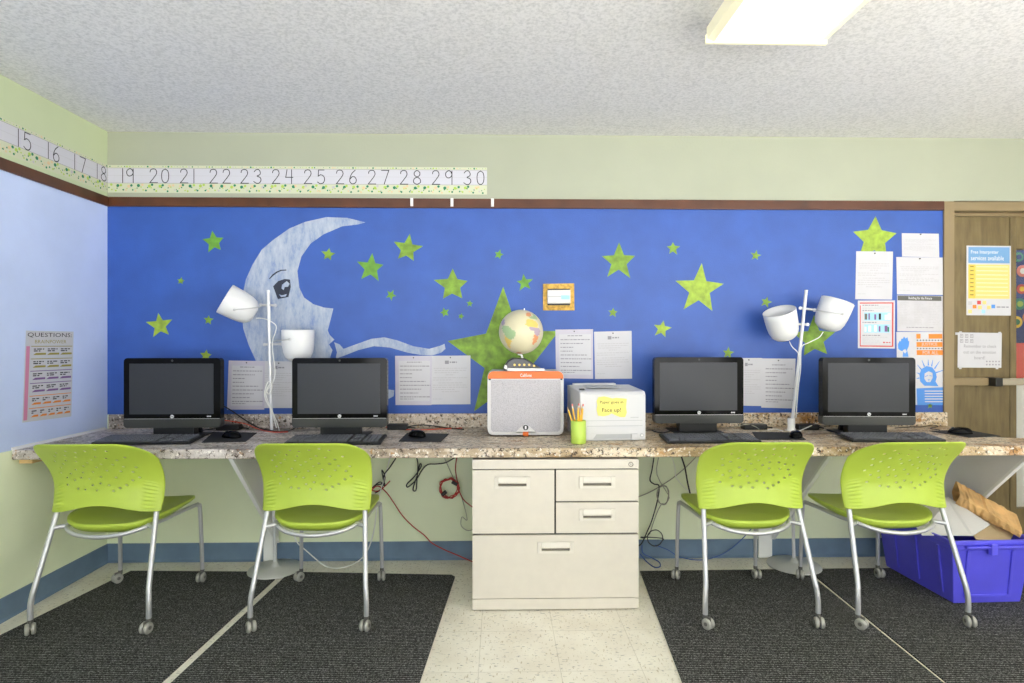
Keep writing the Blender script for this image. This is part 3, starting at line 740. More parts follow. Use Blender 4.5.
def make_mouse():
    r = thing('computer_mouse', '', 'mouse', (0, 0, 0), 0, 'black mice on the mouse pads')
    b = MB().use('black_gloss'); n, k = 10, 20; vs = []
    for i in range(n+1):
        a = i/n*PI/2
        for j in range(k):
            t = 2*PI*j/k; x = 0.031*math.cos(a)**0.6*math.cos(t) if i < n else 0; y = 0.056*math.cos(a)**0.6*math.sin(t) if i < n else 0
            z = 0.004+0.032*math.sin(a)*(1-0.25*(y/0.056 if y > 0 else 0)); vs.append((x, y, z))
    fs = [(i*k+j, i*k+(j+1) % k, (i+1)*k+(j+1) % k, (i+1)*k+j) for i in range(n) for j in range(k)]; fs.append(tuple(range(k))[::-1])
    b.add(vs, fs, True); b.build('shell', r, weld=True)
    MB().use('charcoal').tube([(-0.003, 0.03, 0.026), (0.003, 0.03, 0.026)], 0.009, 14).build('wheel', r)
    return r
ms0 = make_mouse()
MS = [(231.6, 437.5, 1.2, 'black computer mouse on the pad between the two left computers'), (417, 436.5, .9, 'black computer mouse on the pad left of the speaker'),
      (796, 437.2, -.6, 'black computer mouse on the pad at the foot of the right lamp'), (960, 433.5, 1.25, 'black computer mouse on the pad at the right end of the worktop')]
for i, (px, py, rz, lab) in enumerate(MS):
    p = at_z(px, py, ZT+0.006); o = ms0 if i == 0 else copy_tree(ms0)
    o.location = (p.x, p.y, ZT+0.0045); o.rotation_euler = (0, 0, rz); o['label'] = lab
# power bricks
for (x0, x1, y, lab) in [(217, 240, 430.3, 'black power adapter right of the leftmost computer'), (389, 409, 428.6, 'black power adapter right of the computer beside the moon'),
                         (744, 768, 430, 'black power adapter between the right lamp pole and the computer left of it'), (799, 820, 430.3, 'black power adapter between the right lamp pole and the rightmost computer')]:
    a = at_z(x0, y, ZT); b = at_z(x1, y, ZT)
    w = (b-a).length; t = thing('power_adapter', lab, 'power adapter', ((a.x+b.x)/2, min((a.y+b.y)/2, -0.09), ZT+0.0005), 0, 'power adapters on the worktop')
    MB().use('black').box(-w/2, w/2, -0.0, 0.055, 0, 0.030).build('brick', t, bevel=0.006)
    MB().use('black').tube(smooth_path([(w/2, 0.03, 0.012), (w/2+0.02, 0.03, 0.010), (w/2+0.04, 0.035, 0.006)], 4), 0.004, 8).build('plug_lead', t)

# ---------------------------------------------------------------- floor lamps passing through the counter
def shade_part(r, c, axis, name='shade', s=1.0):
    """bell shade: opening at +axis, closed end at -axis; c = centre in the lamp frame"""
    z = Vector(axis).normalized(); q = z.to_track_quat('Z', 'Y').to_matrix().to_4x4()
    T = Matrix.Translation(Vector(c)) @ q @ Matrix.Scale(s, 4)
    o = [(0.0, -0.085), (0.028, -0.085), (0.048, -0.078), (0.066, -0.062), (0.076, -0.035), (0.081, 0.0), (0.083, 0.04), (0.084, 0.082)]
    i = [(x-0.003, zz+0.002) for x, zz in o[::-1] if x > 0.01]+[(0, -0.082)]
    MB().use('shade').lathe(o+i, 40, T).build(name, r)
def lamp(b, t, shades, label, cords, clamps):
    r = thing('floor_lamp', label, 'lamp', b)
    L = lambda p: Vector(p)-b
    MB().use('base_grey').lathe([(0, 0.001), (0.135, 0.001), (0.138, 0.006), (0.135, 0.014), (0.03, 0.022), (0.018, 0.032), (0.012, 0.05), (0.0, 0.05)], 48).build('base', r)
    MB().use('pole').tube([(0, 0, 0.04)]+[L(p) for p in t], 0.0085, 14).build('pole', r)
    for (c, ax) in shades: shade_part(r, L(c), ax)
    for (p0, p1, rod) in clamps:
        k = MB().use('silver'); k.tube([L(p0), L(p1)], 0.0065, 12); 
        for e in (p0, p1): k.tube([L(e)+Vector((0, -0.004, 0)), L(e)+Vector((0, 0.004, 0))], 0.009, 12)
        if rod: k.tube([L(q) for q in rod], 0.0028, 8); k.lathe([(0, -0.006), (0.006, -0.005), (0.006, 0.005), (0, 0.006)], 12, Matrix.Translation(L(rod[-1])))
        k.build('clamp_arm', r)
    for cpts, rad in cords: MB().use('white_cable').tube(smooth_path([L(p) for p in cpts], 6), rad, 8).build('cord', r)
y1 = L1B.y; Y = lambda px, py, dy=0.0, yy=None: at_y(px, py, (y1 if yy is None else yy)+dy)
z3 = lambda x, y: (210+x/7.59, 280+y/7.59)
shA = Y(*z3(228, 200), -0.01); shB = Y(*z3(669, 497), -0.01)
lamp(L1B, [L1T], [(shA, (-.80, -.37, .48)), (shB, (0, -.02, 1))], 'pale grey two-shade lamp standing behind the second chair, in front of the moon',
     [([Y(*z3(350, 290)), Y(*z3(385, 290)), Y(*z3(440, 303), -.014), Y(*z3(500, 345), -.01), Y(*z3(495, 400), -.01), Y(*z3(478, 450), -.012), Y(272.5, 350, -.014), Y(275, 372, -.014), Y(272, 384, -.02), Y(266, 392, -.02), Y(267.5, 400, -.02), Y(276, 420, -.02), Y(279.5, 431, -.01)], 0.0026),
      ([Y(270, 384, -.02), Y(266.5, 390, -.026), Y(269, 394, -.02), Y(272, 386, -.014), Y(268, 382, -.014), Y(264.5, 396, -.02), Y(272, 412, -.02), Y(276.5, 428, -.01)], 0.003)],
     [(Y(*z3(385, 190)), Y(*z3(495, 192)), [Y(*z3(385, 190), -.02), Y(*z3(375, 208), -.09), Y(*z3(185, 226), -.10)]), (Y(*z3(415, 490)), Y(*z3(540, 486)), [Y(*z3(480, 465), -.01), Y(*z3(500, 462), -.09), Y(*z3(602, 450), -.10)])])
y2 = L2B.y
Y2 = lambda px, py, dy=0.0: at_y(px, py, y2+dy)
z4 = lambda x, y: (750+x/4.27, 280+y/4.27)
shC = Y2(*z4(138, 192), -0.01); shD = Y2(*z4(350, 150), -0.01)
lamp(L2B, [lean(L2B, Vector((g2.x, g2.y, g2.z)), 0.3), g2, L2T], [(shC, (-.34, -.26, .92)), (shD, (.33, -.10, .94))], 'pale grey two-shade lamp rising between the two right computers',
     [([Y2(*z4(168, 262)), Y2(*z4(180, 285)), Y2(*z4(208, 318), -.012), Y2(*z4(210, 380), -.014), Y2(*z4(195, 470), -.014), Y2(*z4(190, 560), -.014), Y2(*z4(188, 600), -.014)], 0.0026),
      ([Y2(*z4(312, 222)), Y2(*z4(295, 245), -.01), Y2(*z4(250, 268), -.012), Y2(*z4(220, 290), -.014), Y2(*z4(216, 380), -.014), Y2(*z4(205, 470), -.014), Y2(*z4(196, 590), -.014)], 0.0026)],
     [(Y2(*z4(215, 120)), Y2(*z4(275, 128)), [Y2(*z4(275, 128), -.01), Y2(*z4(290, 130), -.09), Y2(*z4(395, 147), -.10)]), (Y2(*z4(195, 188)), Y2(*z4(245, 190)), None)])
sl = thing('cord_sleeve', 'white plastic sleeve round the right lamp pole on the worktop', 'sleeve', (g2.x, g2.y, ZT+0.0035))
sl_b = MB().use('white'); sl_b.lathe([(0.0225, 0), (0.0225, 0.008), (0.0195, 0.012), (0.0195, 0.06), (0.016, 0.064), (0.0125, 0.064), (0.0125, 0)], 20); sl_b.build('collar', sl)

# ---------------------------------------------------------------- filing cabinet
def cabinet():
    a = at_y(472.3, 600, YF); b = at_y(638.8, 600, YF); W = b.x-a.x
    r = thing('filing_cabinet', 'beige steel filing cabinet with four drawers under the worktop', 'cabinet', (a.x, YF, 0)); u = W/448.0
    H = 0.688; k = H/406.0
    z = lambda py: H-(py-83)*k      # zoomed rows to height
    x = lambda px: (px-88)*u
    bd = MB().use('cab'); bd.box(0, W, 0.018, 0.50, 0.006, H-0.002); bd.box(0, W, -0.002, 0.02, z(108), H); bd.box(0, W, 0.0, 0.02, 0.006, z(457))
    bd.use('cab_dark').box(0.004, W-0.004, 0.0145, 0.0178, z(457), z(108))
    bd.build('body', r, bevel=0.0015)
    for fx in (0.04, W-0.04): MB().use('black').cyl((fx, 0.04, 0), (fx, 0.04, 0.0059), 0.014, 12).build('foot', r)
    lock = MB().use('cab_handle').cyl((x(514), -0.003, z(96.5)), (x(514), -0.001, z(96.5)), 0.0125, 24)
    lock.use('slot').lathe([(0.011, 0), (0.011, 0.003), (0.0085, 0.003), (0.0085, 0)], 24, Matrix.Translation((x(514), -0.003, z(96.5))) @ Matrix.Rotation(PI/2, 4, 'X'))
    lock.use('cab_dark').box(x(514)-0.001, x(514)+0.001, -0.0042, -0.0028, z(96.5)-0.005, z(96.5)+0.005); lock.build('lock', r)
    for (x0, x1, y0, y1, hx0, hx1, hy0, hy1) in [(88.5, 308, 111, 281, 147, 244, 130, 160), (313, 535.5, 111, 195, 375, 472, 130, 160), (313, 535.5, 199, 281, 375, 472, 217, 247), (88.5, 535.5, 286, 455, 263, 360, 305, 334)]:
        d = MB().use('cab'); hz0, hz1 = z(hy1)-0.001, z(hy0)+0.001
        X0, X1, Z0, Z1 = x(x0), x(x1), z(y1), z(y0); h0, h1 = x(hx0), x(hx1)
        # front panel with a real opening behind the handle
        d.box(X0, h0, 0, 0.014, Z0, Z1); d.box(h1, X1, 0, 0.014, Z0, Z1); d.box(h0, h1, 0, 0.014, Z0, hz0); d.box(h0, h1, 0, 0.014, hz1, Z1)
        dr = d.build('drawer', r)
        h = MB().use('cab_handle')
        e = 0.006; sx0, sx1 = h0+0.018, h1-0.018; sz0, sz1 = hz0+0.012, hz0+0.026
        h.box(h0, sx0, -e, 0.012, hz0, hz1); h.box(sx1, h1, -e, 0.012, hz0, hz1); h.box(sx0, sx1, -e, 0.012, hz0, sz0)
        h.prism([(-e, hz1), (-0.002, hz1), (0.010, sz1+0.004), (0.002, sz1), (-e-0.006, sz1-0.001), (-e-0.009, sz1+0.006)], sx0, sx1, axis='X')
        h.box(sx0, sx1, -0.002, 0.012, hz1-0.012, hz1)
        h.use('slot').box(h0+0.002, h1-0.002, 0.0121, 0.0138, hz0+0.002, hz1-0.002)
        h.build('handle', dr, bevel=0.0012)
cabinet()

# ---------------------------------------------------------------- speaker, globe, printer, pencils
def speaker():
    p = at_d(525.6, 436, 3.0); W, H = 0.392, 0.33
    r = thing('portable_speaker', 'light grey portable speaker with an orange top band, under the globe', 'speaker', (p.x, p.y, ZT+0.001))
    T = Matrix.Translation((0, 0, H/2+0.004))
    b = MB().use('spk'); b.prism(rrect(W, H, 0.032), 0.0, 0.17, axis='Y', T=T, smooth=False); b.build('case', r, bevel=0.004)
    fr = MB().use('spk'); o = rrect(W-0.004, H-0.004, 0.03); i_ = rrect(W-0.034, H-0.034, 0.02)
    n = len(o); vs = [(x, -0.006, z) for x, z in o]+[(x, -0.006, z) for x, z in i_]+[(x, -0.0001, z) for x, z in o]+[(x, -0.0001, z) for x, z in i_]
    f = [(k, (k+1) % n, (k+1) % n+n, k+n) for k in range(n)]+[(k, k+2*n, (k+1) % n+2*n, (k+1) % n) for k in range(n)]+[(k+n, (k+1) % n+n, (k+1) % n+3*n, k+3*n) for k in range(n)]
    fr.add(vs, f, False, T); fr.box(-0.18, 0.18, -0.006, -0.0002, H-0.042, H-0.036)
    fr.prism([(-0.055, 0.016), (0.055, 0.016), (0.02, 0.052), (-0.02, 0.052)], -0.006, -0.0002, axis='Y'); fr.build('front_frame', r)
    MB().use('grille').prism([(x, z-0.012) for x, z in rrect(W-0.036, H-0.060, 0.012)], -0.003, -0.0001, axis='Y', T=T).build('grille', r)
    og = MB().use('spk_orange'); t = [(x, z) for x, z in rrect(W-0.006, H-0.004, 0.03) if z > H/2-0.036]
    t = [(W/2-0.003, H/2-0.040)]+t+[(-W/2+0.003, H/2-0.040)]
    og.prism(t, -0.012, -0.0065, axis='Y', T=T); ob = og.build('orange_band', r, bevel=0.002)
    q = Quad((-0.028, -0.0123, H-0.010), (0.03, -0.0123, H-0.010), (0.03, -0.0123, H-0.027), (-0.028, -0.0123, H-0.027), (0, -1, 0))
    w = MB().use('white'); q.text(w, 'Califone', 0, 0, 1, 1, 0); w.build('brand_lettering', r)
    for sx in (-1, 1): MB().use('black').box(sx*0.183-0.005, sx*0.183+0.005, -0.0125, -0.0064, H-0.043, H-0.036).build('hinge_clip', r)
    k = MB().use('charcoal'); k.cyl((0, -0.009, 0.044), (0, -0.0061, 0.044), 0.017, 24); k.use('logo').lathe([(0.017, 0), (0.017, 0.004), (0.0145, 0.004), (0.0145, 0)], 24, Matrix.Translation((0, -0.006, 0.044)) @ Matrix.Rotation(PI/2, 4, 'X'))
    k.use('logo').box(-0.004, 0.004, -0.0105, -0.009, 0.036, 0.052); k.build('jack', r)
    MB().use('spk_orange').box(-0.014, 0.014, -0.014, 0.004, 0.0, 0.022).build('latch', r, bevel=0.003)
    for sx in (-0.15, 0.15): MB().use('black').box(sx-0.02, sx+0.02, 0.03, 0.15, 0, 0.0039).build('foot', r)
    return Vector((p.x, p.y, ZT+0.001+0.004+H))
top = speaker()
def globe():
    g = at_d(521, 332, 3.05); R = 0.1155
    r = thing('talking_globe', 'cream antique-style globe on a charcoal base, on top of the speaker', 'globe', (g.x, g.y+0.0, top.z+0.0005))
    cz = g.z-top.z
    T = Matrix.Translation((0, 0, cz)) @ Matrix.Rotation(math.radians(8), 4, 'Y')
    land = [  # (material, polygon in lon,lat; lon 0 faces the room)
        ('g_green', [(-62, 8), (-45, 10), (-30, 4), (-14, -4), (-16, -16), (-24, -24), (-40, -22), (-50, -10), (-60, 0)]),
        ('g_yellow', [(-50, -14), (-40, -22), (-24, -24), (-28, -34), (-34, -44), (-38, -54), (-44, -50), (-48, -34)]),
        ('g_purple', [(-75, 30), (-60, 22), (-52, 12), (-60, 8), (-76, 16)]),
        ('g_orange', [(8, 54), (16, 62), (30, 64), (34, 54), (24, 46), (10, 44)]),
        ('g_green', [(16, 44), (26, 46), (40, 50), (48, 60), (62, 60), (60, 42), (40, 38), (24, 38)]),
        ('g_yellow', [(10, 34), (18, 37), (36, 34), (46, 30), (48, 18), (36, 14), (18, 14), (8, 18)]),
        ('g_purple', [(18, 14), (36, 14), (48, 16), (56, 10), (54, 0), (46, -6), (34, -2), (32, 6), (20, 6)]),
        ('g_orange', [(34, -2), (46, -6), (52, -4), (50, -16), (44, -30), (38, -32), (34, -18)]),
        ('g_orange', [(-20, -72), (0, -66), (30, -68), (50, -74), (20, -82), (-20, -82)])]
    def inside(p, poly):
        c = False; n = len(poly)
        for i in range(n):
            (x1, y1), (x2, y2) = poly[i], poly[(i+1) % n]
            if (y1 > p[1]) != (y2 > p[1]) and p[0] < (x2-x1)*(p[1]-y1)/(y2-y1)+x1: c = not c
        return c
    mb = MB().use('globe_sea'); NL, NT = 120, 60
    vs = [Vector((R*math.cos(math.radians(-90+180*j/NT))*math.sin(2*PI*i/NL), -R*math.cos(math.radians(-90+180*j/NT))*math.cos(2*PI*i/NL), R*math.sin(math.radians(-90+180*j/NT)))) for j in range(NT+1) for i in range(NL)]
    by = {}
    for j in range(NT):
        for i in range(NL):
            lo = (i+.5)*360/NL; lo = lo-360 if lo > 180 else lo; la = -90+180*(j+.5)/NT
            m = 'globe_sea'
            for mm, poly in land:
                if inside((lo+1.5*math.sin(la*.7), la), poly): m = mm; break
            by.setdefault(m, []).append((j*NL+i, j*NL+(i+1) % NL, (j+1)*NL+(i+1) % NL, (j+1)*NL+i))
    off = 0
    mb.add(vs, [], True, T)
    for m, fs in by.items():
        mb.use(m)
        for f in fs: mb.f.append(list(f)); mb.m.append(mb.cur); mb.sm.append(True)
    mb.build('ball', r)
    MB().use('chrome').tube([T @ Vector((0, 0, R-0.001)), T @ Vector((0, 0, R+0.008))], 0.005, 10).build('pivot', r)
    st = MB().use('logo'); st.tube(smooth_path([T @ Vector((0, 0, -R)), (0.004, 0, cz-R-0.008), (0.006, 0, 0.035)], 4), 0.006, 10); st.build('stem', r)
    bs = MB().use('g_base'); bs.prism([(-0.095, 0.002), (-0.09, 0.02), (-0.07, 0.05), (-0.045, 0.064), (0.02, 0.062), (0.05, 0.045), (0.10, 0.014), (0.105, 0.002)], -0.05, 0.07, axis='Y'); bs.build('base', r, bevel=0.01, bseg=3)
    pl = MB().use('white'); pl.prism([(-0.075, 0.0), (0.12, 0.0), (0.115, 0.012), (-0.07, 0.014)], -0.085, -0.052, axis='Y')
    pl.prism([(-0.09, 0.012), (-0.086, 0.03), (-0.076, 0.03), (-0.07, 0.004)], -0.07, -0.052, axis='Y')
    pl.build('button_plate', r, bevel=0.002)
    bt = MB().use('g_yellow')
    for i in range(5): bt.cyl((-0.035+i*0.025, -0.056, 0.030-(i > 3)*0.005), (-0.035+i*0.025, -0.0505, 0.030-(i > 3)*0.005), 0.006, 12)
    bt.build('button', r)
globe()
def printer():
    a = at_d(579.7, 441.2, 2.84); b = at_d(646.3, 441.2, 2.86); W = (b-a).length
    r = thing('laser_printer', 'white laser printer with a yellow note, right of the pencil cup', 'printer', (a.x, a.y, ZT+0.0005), math.radians(3.6))
    H = 0.243; D = 0.34
    k = W/607.0; X = lambda px: (px-225)*k; Zz = lambda py: (650-py)*H/460
    T = Matrix.Shear('XY', 4, (0, 0)) 
    body = MB().use('printer')
    sidep = [(0, 0.0), (0, H-0.020), (0.012, H-0.004), (0.04, H), (D-0.06, H+0.010), (D, H+0.004), (D, 0)]
    body.prism(sidep, 0.0, W, axis='X'); body.build('body', r, bevel=0.006, bseg=3)
    g = MB().use('printer_grey')
    for py in (463, 513): g.box(X(290), X(800), -0.0012, 0.001, Zz(py)-0.0012, Zz(py)+0.0012)
    g.box(X(232), X(232)+0.0015, -0.0012, 0.001, Zz(440), Zz(200)); g.build('seam', r)
    tr = MB().use('printer'); tr.box(X(290), X(750), -0.004, 0.001, Zz(580), Zz(520)); tr.box(X(700), X(752), -0.010, 0.001, 0.004, Zz(585))
    tr.use('printer_grey').box(X(335), X(700), -0.0015, 0.001, 0.010, Zz(588)); tr.use('printer').prism([(X(290), 0.006), (X(340), 0.006), (X(375), Zz(588)), (X(290), Zz(588))], -0.004, 0.0, axis='Y')
    tr.build('paper_tray', r)
    bt = MB().use('printer_grey').cyl((X(795), -0.003, Zz(602)), (X(795), 0.0, Zz(602)), 0.009, 20); bt.use('white').cyl((X(795), -0.004, Zz(602)), (X(795), -0.003, Zz(602)), 0.006, 20); bt.build('power_button', r)
    s = MB().use('printer_grey'); s.prism([(X(330), 0.10), (X(640), 0.10), (X(600), 0.27), (X(360), 0.27)], H+0.0085, H+0.0115, axis='Z'); s.use('printer').box(X(270), X(690), 0.275, 0.32, H+0.008, H+0.017); s.build('output_tray', r)
    MB().use('black').box(X(245), X(290), 0.05, 0.075, H+0.0005, H+0.0075).build('display', r)
    q = Quad((X(690), -0.0008, Zz(432)), (X(765), -0.0008, Zz(432)), (X(765), -0.0008, Zz(440)), (X(690), -0.0008, Zz(440)), (0, -1, 0))
    t = MB().use('printer_grey'); q.line(t, 0, 1, 0, 1, 0, random.Random(2)); t.build('model_print', r)
    # sticky note stuck to the front
    nt = thing('sticky_note', 'yellow handwritten note stuck on the front of the printer', 'note', r.location, r.rotation_euler.z)
    pts = [(395, 245), (450, 238), (500, 250), (520, 258), (560, 252), (655, 262), (648, 340), (655, 390), (640, 432), (590, 430), (545, 412), (515, 395), (490, 412), (440, 422), (390, 415), (378, 360), (385, 320), (378, 280)]
    n = MB().use('note').prism([(X(x), Zz(y)) for x, y in pts], -0.0030, -0.0016, axis='Y'); n.build('note_paper', nt)
    w = MB().use('ink_dark'); q = Quad((X(378), -0.0034, Zz(240)), (X(655), -0.0034, Zz(240)), (X(655), -0.0034, Zz(432)), (X(378), -0.0034, Zz(432)), (0, -1, 0))
    q.text(w, 'Paper goes in', 0.11, 0.20, 0.88, 0.38, 0); q.text(w, 'Face up!', 0.18, 0.55, 0.80, 0.80, 0); w.build('handwriting', nt)
printer()
c = at_z(579, 441.8, ZT)
cup = thing('pencil_cup', 'lime green pencil cup in front of the white printer', 'cup', (c.x-0.009, c.y-0.045, ZT+0.0005))
MB().use('cup').lathe([(0, 0.001), (0.034, 0.001), (0.036, 0.004), (0.036, 0.108), (0.034, 0.109), (0.0325, 0.106), (0.0325, 0.005), (0, 0.005)], 32).build('body', cup)
PX = [(-0.030, .010, -.42, .02, 'yellow pencil leaning furthest left in the lime cup', 0), (-.016, .014, -.22, .03, 'yellow pencil second from the left in the lime cup', 1), (-.004, -.010, -.03, -.05, 'yellow pencil leaning forward in the middle of the lime cup', 0),
      (.006, .016, .02, .08, 'yellow pencil at the back of the lime cup', 1), (.014, -.004, .04, -.04, 'shorter yellow pencil right of the middle of the lime cup', 2), (.018, .008, .08, .02, 'yellow pencil second from the right in the lime cup', 0),
      (.022, -.002, .12, -.02, 'yellow pencil furthest right in the lime cup', 1)]
for (x, y, ax, ay, lab, kd) in PX:
    L = (0.172, 0.180, 0.150)[kd]
    x0 = x*0.5-ax*0.04; y0 = y*0.5
    o = thing('pencil', lab, 'pencil', (cup.location.x+x0, cup.location.y+y0, cup.location.z+0.008), 0, 'yellow pencils in the lime cup')
    o.rotation_euler = (-ay, ax*0.75, 0)
    MB().use('pencil').tube([(0, 0, 0), (0, 0, L-0.02)], 0.0038, 6, smooth=False).build('barrel', o)
    if kd != 1:
        MB().use('pencil_wood').tube([(0, 0, L-0.02), (0, 0, L)], [0.0037, 0.0006], 8).build('tip', o)
    else:
        e = MB().use('silver').tube([(0, 0, L-0.02), (0, 0, L-0.010)], 0.0041, 10); e.use('pink').tube([(0, 0, L-0.010), (0, 0, L)], 0.0038, 10); e.build('eraser', o)

# ---------------------------------------------------------------- thermostat on cork
t = thing('thermostat', 'white thermostat with blue label on a cork square above the globe', 'thermostat')
q = wallquad((543, 284), (574, 283.5), (574.3, 310.5), (543, 310.5))
mb = MB().use('cork'); q.slab(mb, 0, 0, 1, 1, 0.0003, 0.009); mb.build('cork_mount', t, bevel=0.001)
mb = MB().use('device'); q.slab(mb, .13, .25, .86, .75, 0.0092, 0.034); mb.build('cover', t, bevel=0.003)
mb = MB().use('ink'); q.slab(mb, .14, .49, .56, .505, 0.0341, 0.0348); mb.use('device_blue'); q.slab(mb, .56, .45, .83, .60, 0.0341, 0.0352); mb.build('label_plate', t)
for a_ in ((.20, .245), (.755, .81)): mb = MB().use('black'); q.slab(mb, .14, a_[0], .85, a_[1], 0.0092, 0.022); mb.build('vent', t)

# ---------------------------------------------------------------- notices on the wall
def pin(q, u, v, parent):
    c = q(u, v, 0.0); mb = MB().use('ink_dark'); mb.cyl(c+q.n*0.001, c+q.n*0.007, 0.0035, 10); mb.build('pushpin', parent)
def rules_sheet(px, lab, margin=True, seed=1, off=0.0022, group='rules and letter notices under the mural'):
    q = wallquad(*px); rnd = random.Random(seed); t = thing('notice', lab, 'notice', (0, 0, 0), 0, group)
    mb = MB().use('paper2' if margin else 'paper'); q.slab(mb, 0, 0, 1, 1, off-0.0006, off)
    if margin: mb.use('paper'); q.slab(mb, .10, .10, .95, .92, off, off+0.0004)
    mb.build('sheet', t)
    w = MB().use('ink'); o = off+0.0007
    q.line(w, .32, .72, .12, .018, o, rnd)
    for k, ln in enumerate([.80, .60, .34, .32, .70, .84, .58, .50, .84]): q.line(w, .13, .13+ln, .20+k*.078, .018, o, rnd)
    q.line(w, .13, .5, .87, .014, o, rnd); w.build('print', t); pin(q, .5, .04, t); return t
def letter_sheet(px, lab, seed=1, off=0.0022, group='rules and letter notices under the mural', logo=True):
    q = wallquad(*px); rnd = random.Random(seed); t = thing('notice', lab, 'notice', (0, 0, 0), 0, group)
    mb = MB().use('paper'); q.slab(mb, 0, 0, 1, 1, off-0.0006, off); mb.build('sheet', t)
    w = MB().use('ink_light'); o = off+0.0004
    v = .25
    for ln in [(.08, .92), (.10, .90), (.10, .70), (.38, .60), (.06, .92), (.06, .55), (.20, .80), (.06, .92), (.06, .92), (.06, .60), (.28, .72)]:
        q.line(w, ln[0], ln[1], v, .016, o, rnd); v += .045 if ln[1]-ln[0] > .5 else .06
    q.line(w, .06, .3, .88, .014, o, rnd); w.build('print', t)
    if logo:
        w = MB().use('ink'); q.slab(w, .36, .10, .46, .17, off, off+0.0005); q.line(w, .48, .66, .12, .03, off+0.0005, rnd); w.build('letterhead', t)
    pin(q, .5, .04, t); return t
letter_sheet([(262, 361), (296, 361.5), (296, 408), (262, 408)], 'white letter behind the left lamp pole, tucked beside the moon computer', 12, 0.0022)
rules_sheet([(229, 360.5), (265, 361), (264.5, 409.5), (227.3, 409.5)], 'grey-bordered rules notice between the two left computers', True, 2, 0.0036)
letter_sheet([(430.5, 355.8), (470.5, 355.5), (470.5, 404.2), (430.5, 404.5)], 'white letter on the left arm of the big star, left of the speaker', 3, 0.0022)
rules_sheet([(395.2, 355.8), (432, 355.8), (431.6, 405), (395.6, 405)], 'grey-bordered rules notice just right of the moon computer', True, 4, 0.0036)
rules_sheet([(555.3, 329.6), (593, 329.2), (593, 378.8), (556, 378.2)], 'grey-bordered rules notice right of the globe', True, 5)
letter_sheet([(594, 331.8), (631.5, 330.8), (632, 378.6), (595, 379)], 'white letter above the white printer', 6)
letter_sheet([(735, 358), (762, 358), (763, 406), (735, 405.5)], 'white letter half hidden behind the computer right of the printer', 7, 0.0022)
rules_sheet([(760.7, 358.4), (795.3, 358.6), (794.3, 408.5), (761, 407.5)], 'rules notice left of the right lamp pole', False, 8, 0.0036)
G2 = 'papers on the wall beside the door'
letter_sheet([(856, 251.3), (892.8, 251.6), (891.8, 299.6), (855, 299.2)], 'plain white letter under the top right painted star', 21, 0.0022, G2, False)
letter_sheet([(901.5, 233.2), (938.5, 233.8), (939, 257.5), (901.8, 256.6)], 'short white notice at the top of the column of papers by the door', 22, 0.0022, G2, False)
t = letter_sheet([(896.2, 257), (942.5, 257.6), (942.8, 295), (896.8, 294.4)], 'white landscape sheet second from the top in the column by the door', 23, 0.0016, G2, False)
# header sheet
q = wallquad((897, 295.3), (942.6, 296), (943, 331.8), (897.2, 331.2)); t = thing('notice', 'white sheet with dark grey heading band in the column by the door', 'notice', (0, 0, 0), 0, G2)
mb = MB().use('paper3'); q.slab(mb, 0, 0, 1, 1, 0.0004, 0.0010); mb.build('sheet', t)
mb = MB().use('header_grey'); q.slab(mb, .01, .01, .97, .14, 0.0010, 0.0013); mb.build('heading_band', t)
mb = MB().use('white'); q.text(mb, 'Building for the Future', .25, .035, .76, .125, 0.0017); mb.build('heading_print', t)
mb = MB().use('ink_light'); rnd = random.Random(9)
for k in range(14):
    for a in (.05, .37, .69): q.line(mb, a, a+rnd.uniform(.16, .27), .20+k*.045, .014, 0.0013, rnd)
mb.use('ink'); q.line(mb, .2, .8, .88, .02, 0.0013, rnd); mb.build('print', t)
# red bordered notice
q = wallquad((857.8, 300.6), (894.9, 300.4), (894.7, 348.6), (857.8, 348.2)); t = thing('notice', 'red-bordered notice with two picture strips above the rightmost computer', 'notice', (0, 0, 0), 0, G2)
mb = MB().use('paper'); q.slab(mb, 0, 0, 1, 1, 0.0004, 0.0010); mb.build('sheet', t)
mb = MB().use('red')
for a in [(.05, .04, .96, .065), (.05, .94, .96, .965), (.05, .10, .075, .94), (.92, .065, .96, .94)]: q.flat(mb, *a, 0.0013)
mb.build('red_border', t)
mb = MB().use('device_blue'); q.flat(mb, .17, .25, .86, .42, 0.0013); q.flat(mb, .17, .50, .86, .67, 0.0013)
rnd = random.Random(4)
for v0 in (.26, .51):
    for u in (.18, .28, .44, .56, .72, .80):
        mb.use(rnd.choice(['ink_dark', 'header_grey', 'white', 'purple_print', 'dot_green'])); q.flat(mb, u, v0+rnd.uniform(0, .05), u+rnd.uniform(.04, .08), v0+.14, 0.0016)
mb.build('picture_print', t)
mb = MB().use('ink')
for v, a, b in [(.09, .12, .55), (.20, .12, .42), (.45, .12, .5), (.72, .12, .6)]: q.line(mb, a, b, v, .018, 0.0013, rnd)
mb.use('ink_light')
for v, a, b in [(.13, .12, .85), (.16, .12, .7), (.76, .12, .8), (.80, .12, .5), (.84, .12, .6), (.88, .12, .6)]: q.line(mb, a, b, v, .012, 0.0013, rnd)
mb.use('red'); q.flat(mb, .68, .86, .73, .89, 0.0013); q.line(mb, .76, .88, .865, .02, 0.0013, rnd); mb.build('print', t)
